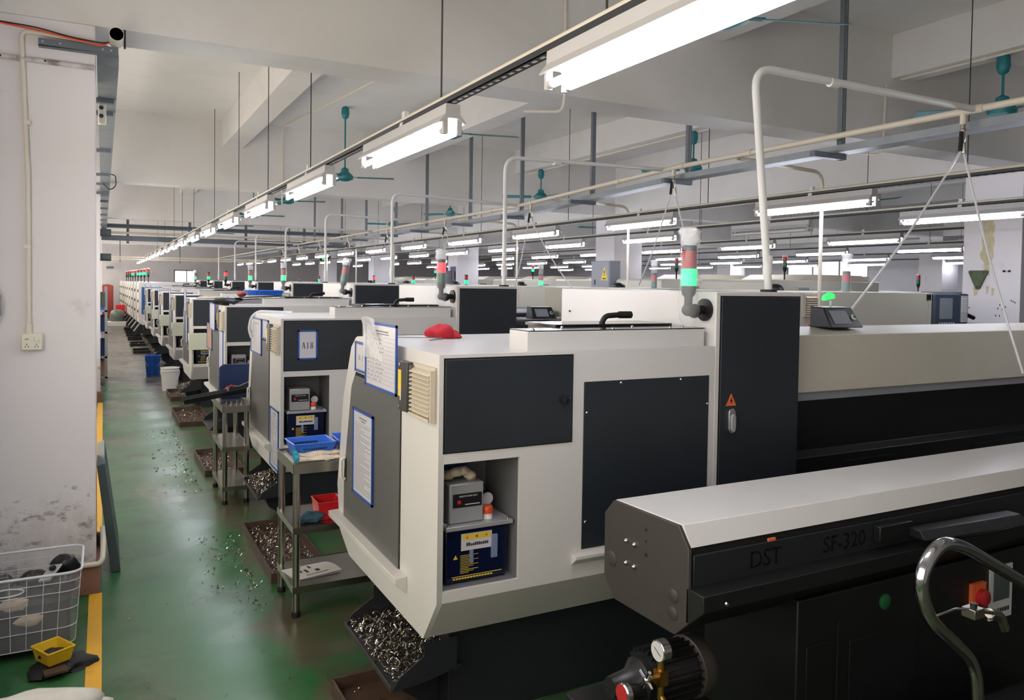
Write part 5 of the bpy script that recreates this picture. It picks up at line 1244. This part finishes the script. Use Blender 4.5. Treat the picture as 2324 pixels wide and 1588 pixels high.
MB().box(.42, 3.2, 1.70-1.9, 2.12-1.9, 0, .772, M_FEED).build('stand', f, bevel=.004)
st = [o for o in COL.objects if o.name.startswith('stand')][-1]
MB().box(.60, .602, 1.694-1.9, 1.70-1.9, .05, .68, M_GAP).box(.46, .58, 1.696-1.9, 1.70-1.9, .1, .62, M_FEED).box(.66, 1.0, 1.696-1.9, 1.70-1.9, .08, .60, M_FEED).build('stand_door', st, bevel=.002)
MB().lathe([(.026, 0), (.026, .006), (.02, .01)], (.83, 1.70-1.9, .70), (0, -1, 0), M_GREENBTN, 20).build('green_button', st)
w = MB().box(1.30, 1.38, 1.685-1.9, 1.70-1.9, .60, .68, M_ORANGE).build('main_switch', st)
MB().lathe([(.03, 0), (.03, .02), (.022, .026)], (1.345, 1.685-1.9, .63), (0, -1, 0), M_RED, 18).build('rotary_knob', w)
w = MB().box(1.42, 1.56, 1.694-1.9, 1.70-1.9, .52, .72, M_KEY).build('rating_plate', st)
m = MB().box(1.44, 1.54, 1.692-1.9, 1.6945-1.9, .59, .70, M_GREYPLATE)
for i in range(7): m.box(1.435+.016*i, 1.435+.016*i+.01, 1.692-1.9, 1.6945-1.9, .545, .56, M_INK)
m.build('plate_print', w, smooth=0)
# ------------------------------------------------------------------ hydraulic pump under the feeder end
h = thing('hydraulic_pump', 'black finned pump motor with pressure gauge under the feeder end plate', 'pump', (1.5, 1.84, 0))
MB().box(-.22, .17, -.10, .2, .02, .475, M_MOTOR).build('oil_tank', h, bevel=.01)
mt = MB(); mt.cyl((-.07, 0, .575), (.10, 0, .575), .074, M_MOTOR, 28)
for i in range(22):
    a = 2*math.pi*i/22; ca, sa = math.cos(a), math.sin(a)
    p = lambda r, t: (r*ca-t*sa, .575+r*sa+t*ca)
    mt.prism([p(.07, -.0022), (p(.088, -.0022)), p(.088, .0022), p(.07, .0022)], 'x', -.065, .095, M_MOTOR)
mt.build('motor_body', h)
MB().lathe([(.088, 0), (.093, .003), (.093, .04), (.082, .058), (.05, .064)], (.095, 0, .575), (1, 0, 0), M_GUARD, 28).build('fan_cover', h)
MB().box(-.06, .08, -.04, .04, .47, .51, M_MOTOR).build('motor_foot', h)
MB().lathe([(.06, 0), (.065, .02), (.04, .05), (.03, .12)], (-.07, 0, .575), (-1, 0, 0), M_MOTOR, 20).build('pump_head', h)
g = MB().lathe([(.030, 0), (.032, .002), (.032, .028), (.028, .032)], (-.09, -.09, .70), (1, 0, 0), M_CHROME, 28).build('pressure_gauge', h)
MB().cyl((-.0905, -.09, .70), (-.0895, -.09, .70), .028, M_PAPER, 28).build('dial', g)
MB().prism([(-.106, .69), (-.078, .706), (-.077, .709), (-.104, .694)], 'x', -.0912, -.0905, M_INK).build('needle', g, smooth=0)
b = MB().cyl((-.075, -.09, .56), (-.075, -.09, .675), .011, M_BRASS, 14).box(-.09, -.06, -.105, -.075, .60, .645, M_BRASS).cyl((-.11, -.09, .625), (-.06, -.09, .625), .008, M_BRASS, 12)
b.tube(rounded([(-.075, -.09, .57), (-.07, -.11, .54), (-.06, -.15, .52), (-.10, -.19, .50)], .02), .010, M_BRASS, 10)
b.build('brass_valve', h)
hx = MB(); hx.lathe([(.008, 0), (.012, .006), (.012, .02), (.006, .026)], (-.11, -.09, .625), (-1, 0, 0), M_CHROME, 14)
for a in (.5, .5+math.pi/2):
    hx.tube([(-.128, -.09-.032*math.cos(a), .625-.032*math.sin(a)), (-.128, -.09+.032*math.cos(a), .625+.032*math.sin(a))], .0055, M_CHROME, 8)
hx.build('cross_handle', h)
rd = MB().lathe([(.03, 0), (.03, .014), (.026, .018)], (-.19, -.085, .60), (-1, 0, 0), M_CHROME, 22).build('filler_ring', h)
MB().cyl((-.2085, -.085, .60), (-.2105, -.085, .60), .027, M_RED, 22).build('red_cap', rd)
MB().cyl((-.19, -.085, .60), (-.1, -.04, .56), .018, M_MOTOR, 12).build('filler_neck', h)
# ------------------------------------------------------------------ hand cart with chrome handle, right foreground
c = thing('hand_cart', 'hand cart with bent chrome handle in the right foreground', 'cart', (2.3, 1.3, 0))
MB().tube(rounded([(-.05, .02, .42), (-.12, 0, .70), (-.34, 0, .87), (-.385, 0, .985), (-.30, 0, 1.07), (-.20, 0, 1.045), (.14, 0, .875), (.62, 0, .63), (.74, 0, .30)], .07, 7), .0185, M_CHROME, 16).build('handle', c)
MB().box(-.16, .85, -.3, .3, .16, .34, M_MOTOR).build('deck', c, bevel=.02)
for x in (-.02, .7):
    for y in (-.25, .25):
        MB().cyl((x, y-.02, .075), (x, y+.02, .075), .075, M_RUBBER, 18).cyl((x, y, .075), (x, y, .17), .012, M_STEEL, 8).build('caster', c)
lv = MB(); lv.box(-.16, -.115, -.02, .02, .835, .862, M_STEEL)
lv.hexa([(-.12, -.016, .846), (-.05, -.016, .828), (-.05, .016, .828), (-.12, .016, .846)], [(-.12, -.016, .856), (-.05, -.016, .838), (-.05, .016, .838), (-.12, .016, .856)], M_STEEL)
lv.tube(rounded([(-.06, 0, .83), (-.01, 0, .815), (.015, 0, .77)], .02), .016, M_STEEL, 8)
lv.tube([(-.30, 0, .868), (-.22, 0, .872), (-.15, 0, .858)], .004, M_STEEL, 6)
lv.build('brake_lever', c, bevel=.002)
MB().cyl((-.135, 0, .862), (-.135, 0, .873), .009, M_GRIMY, 12).build('pivot_bolt', c)
# ------------------------------------------------------------------ leaning plate, crate and litter by the left column
c = thing('steel_plate', 'grey green steel plate leaning against the left column', 'plate', (.04, 5.14, 0))
MB().hexa([(0, 0, 0), (.05, 0, .004), (.05, .75, .004), (0, .75, 0)], [(-.075, 0, .645), (-.033, 0, .66), (-.033, .75, .66), (-.075, .75, .645)], M_GREYPLATE).build('plate', c, bevel=.003)
c = thing('storage_crate', 'milky clear plastic basket crate of oily parts by the left column', 'crate', (-.36, 4.28, .05))
def crate_pt(u, v, z, H=.34):
    # u, v in -1..1 on a rounded rectangle that flares upwards
    k = .90+.10*z/H
    return (.265*k*u, .205*k*v, z)
def rr(n, z, k=1.0, rad=.25):
    out = []
    for cx_, cy_, a0 in ((1-rad, 1-rad, 0), (-1+rad, 1-rad, math.pi/2), (-1+rad, -1+rad, math.pi), (1-rad, -1+rad, 1.5*math.pi)):
        for i in range(n):
            a = a0+math.pi/2*i/(n-1); out.append(crate_pt(k*(cx_+rad*math.cos(a)), k*(cy_+rad*math.sin(a)), z))
    return out
wall_ = MB(); zs = [0, .085, .17, .255, .34]; rings = [rr(5, z) for z in zs]; N = 20; vs = [p for r_ in rings for p in r_]
# pierced bands: the front is a lattice of ribs, so only the top band and the foot are solid film
wall_.add(vs, [(j*N+i, j*N+(i+1) % N, (j+1)*N+(i+1) % N, (j+1)*N+i) for j in range(4) for i in range(N)], M_CRATE)
wall_.build('wall', c, smooth=60)
ribs = MB()
for z in (.005, .085, .17, .255, .30):
    r_ = rr(5, z, 1.01); ribs.tube(r_+[r_[0]], .0019, M_CRATERIB, 6)
for u in (-.8, -.55, -.3, -.05, .2, .45, .7):
    for v in (-1.01, 1.01): ribs.tube([crate_pt(u, v, z) for z in (.005, .17, .33)], .0019, M_CRATERIB, 6)
for v in (-.6, -.2, .2, .6):
    for u in (-1.01, 1.01): ribs.tube([crate_pt(u, v, z) for z in (.005, .17, .33)], .0019, M_CRATERIB, 6)
ribs.build('ribs', c)
r_ = rr(6, .342, 1.02); MB().tube(r_+[r_[0]], .0065, M_CRATERIB, 8).build('rim', c)
hs = [crate_pt(-.1+.26*math.cos(a), -1.015, .285+.017*math.sin(a)) for a in [2*math.pi*i/24 for i in range(25)]]
MB().tube(hs, .0035, M_CRATERIB, 6).build('hand_slot', c)
m = MB(); m.prism([(x*.93, y*.93) for x, y, z in rr(5, 0)], 'z', .004, .20, M_GRIMY); m.build('dark_filling', c)
rn = random.Random(5)
for i in range(7):
    x, y = -.2+.065*i, rn.uniform(-.10, .10)
    tag(MB().blob((-.36+x, 4.28+y, .275+rn.uniform(-.01, .02)), (.055, .05, .045), M_GRIMY if i != 1 else M_GREYPLATE, i, .4, 14, 9).build('oily_part', smooth=50), 'dark oily machine part in the clear crate, %s from the left' % ORD[i], 'machine part', 'oily parts in the crate')
m = MB(); m.hexa([(-.02, -.05, 0), (.03, -.05, 0), (.075, .06, .03), (.025, .06, .03)], [(-.02, -.05, .012), (.03, -.05, .012), (.075, .06, .042), (.025, .06, .042)], M_ALU); m.cyl((.035, .03, .03), (.033, .028, .042), .015, M_GAP, 14)
tag(m.build('clamp_block', None, (-.25, 4.24, .325), bevel=.002), 'bright metal clamp with a round hole on top of the crate', 'clamp')
tag(MB().blob((-.17, 4.38, .33), (.06, .05, .055), M_BLACK, 12, .3, 14, 9).build('black_fitting', smooth=50), 'black bulky fitting at the back right corner of the crate', 'fitting')
for i, (x, z) in enumerate(((-.36, .215), (-.30, .135))):
    tag(MB().blob((x, 4.115, z+.05), (.05, .02, .03), M_GLOVE, i+3, .4, 12, 8).build('paper_scrap', smooth=40), 'cream scrap inside the crate front, %s one' % ('upper' if i == 0 else 'lower'), 'scrap', 'scraps in the crate')
t = basket('plastic_bin', 'small yellow plastic bin with dark scrap in front of the crate', (-.20, 3.975, .042), .115, .145, .062, M_YELLOWPLASTIC, .52, .80, False, cat='bin')
tag(MB().blob((-.20, 3.975, .072), (.045, .04, .02), M_GRIMY, 4, .35, 16, 9).build('dark_scrap', smooth=40), 'dark scrap heaped in the small yellow bin', 'scrap')
tag(MB().blob((-.17, 3.96, .012), (.12, .10, .032), M_RUBBER, 14, .4, 18, 8, flat=-.012).build('black_rag', smooth=50), 'oily black rag on the floor under the yellow bin', 'rag')
tag(MB().hexa([(0, 0, 0), (.09, .02, 0), (.075, .075, 0), (-.01, .05, 0)], [(0, 0, .012), (.09, .02, .012), (.075, .075, .012), (-.01, .05, .012)], M_TRAYRUST).build('wooden_block', None, (-.225, 3.83, 0.03), bevel=.001), 'small brown wood offcut in front of the yellow bin', 'wood')
c = thing('cardboard_box', 'brown cardboard box corner at the lower left edge', 'box', (-.56, 3.62, 0))
MB().hexa([(0, 0, 0), (.14, .0, 0), (.14, .3, 0), (0, .3, 0)], [(0, 0, .15), (.165, .0, .17), (.165, .3, .17), (0, .3, .15)], M_CARD).build('box', c, bevel=.004)
MB().hexa([(.10, .02, .171), (.167, .02, .174), (.167, .28, .174), (.10, .28, .171)], [(.10, .02, .174), (.167, .02, .178), (.167, .28, .178), (.10, .28, .174)], M_CARD).build('flap', c)
c = thing('woven_bag', 'white woven bag slumped at the bottom left corner', 'bag', (-.3, 3.36, 0))
MB().blob((0, 0, .09), (.27, .13, .10), M_BAG, 3, .22, 28, 14, flat=-.09).build('bag', c, smooth=60)
MB().blob((.23, .02, .085), (.075, .04, .035), M_BAG, 8, .45, 18, 10).build('twisted_neck', c, smooth=60)
# bright doorway far off in the far wall
o = MB()
for a in ((3.02, 3.08), (3.58, 3.62), (3.98, 4.04)): o.box(a[0], a[1], 40.93, 41.0, 1.4, 2.2, M_FRAMEGREY)
o.box(3.02, 4.04, 40.93, 41.0, 1.4, 1.45, M_FRAMEGREY).box(3.02, 4.04, 40.93, 41.0, 2.15, 2.2, M_FRAMEGREY)
o = structure(o.build('window_8', smooth=0))
MB().box(3.04, 4.02, 40.96, 40.99, 1.42, 2.18, M_GLASS_FAR).build('pane', o, smooth=0)
c = thing('wall_poster', 'dark blue poster on the far column behind the red signal tower', 'poster', (8.716, 19.95, 1.66))
MB().box(-.004, 0, 0, .40, 0, .56, M_DARKBLUE).build('sheet', c, smooth=0)
m = MB().box(-.0055, -.004, .08, .30, .06, .22, M_TANKBLUE).box(-.006, -.0045, .14, .26, .2, .42, M_CARD); m.build('print', c, smooth=0)
c = thing('exit_sign', 'small dim green sign hanging far down the hall', 'sign', (6.9, 28.0, 2.48))
MB().box(0, .4, 0, .05, 0, .18, M_BLACK).build('case', c); MB().box(.08, .14, -.004, 0, .04, .14, M_GREENGLOW).box(.18, .3, -.004, 0, .04, .06, M_GREENGLOW).build('lit_symbol', c, smooth=0)
for x in (.05, .35): MB().cyl((x, .025, .18), (x, .025, ZC-2.48), .006, M_ROD, 6).build('rod', c)
c = thing('blue_hose', 'dark blue hose lying right of the control panel', 'hose', (7.9, 5.3, 1.41))
MB().tube(rounded([(0, 0, -.03), (.0, 0, .05), (.12, 0, .03), (.3, 0, .012), (.55, 0, .012)], .03), .012, M_BLUEFRAME, 8).build('hose', c)
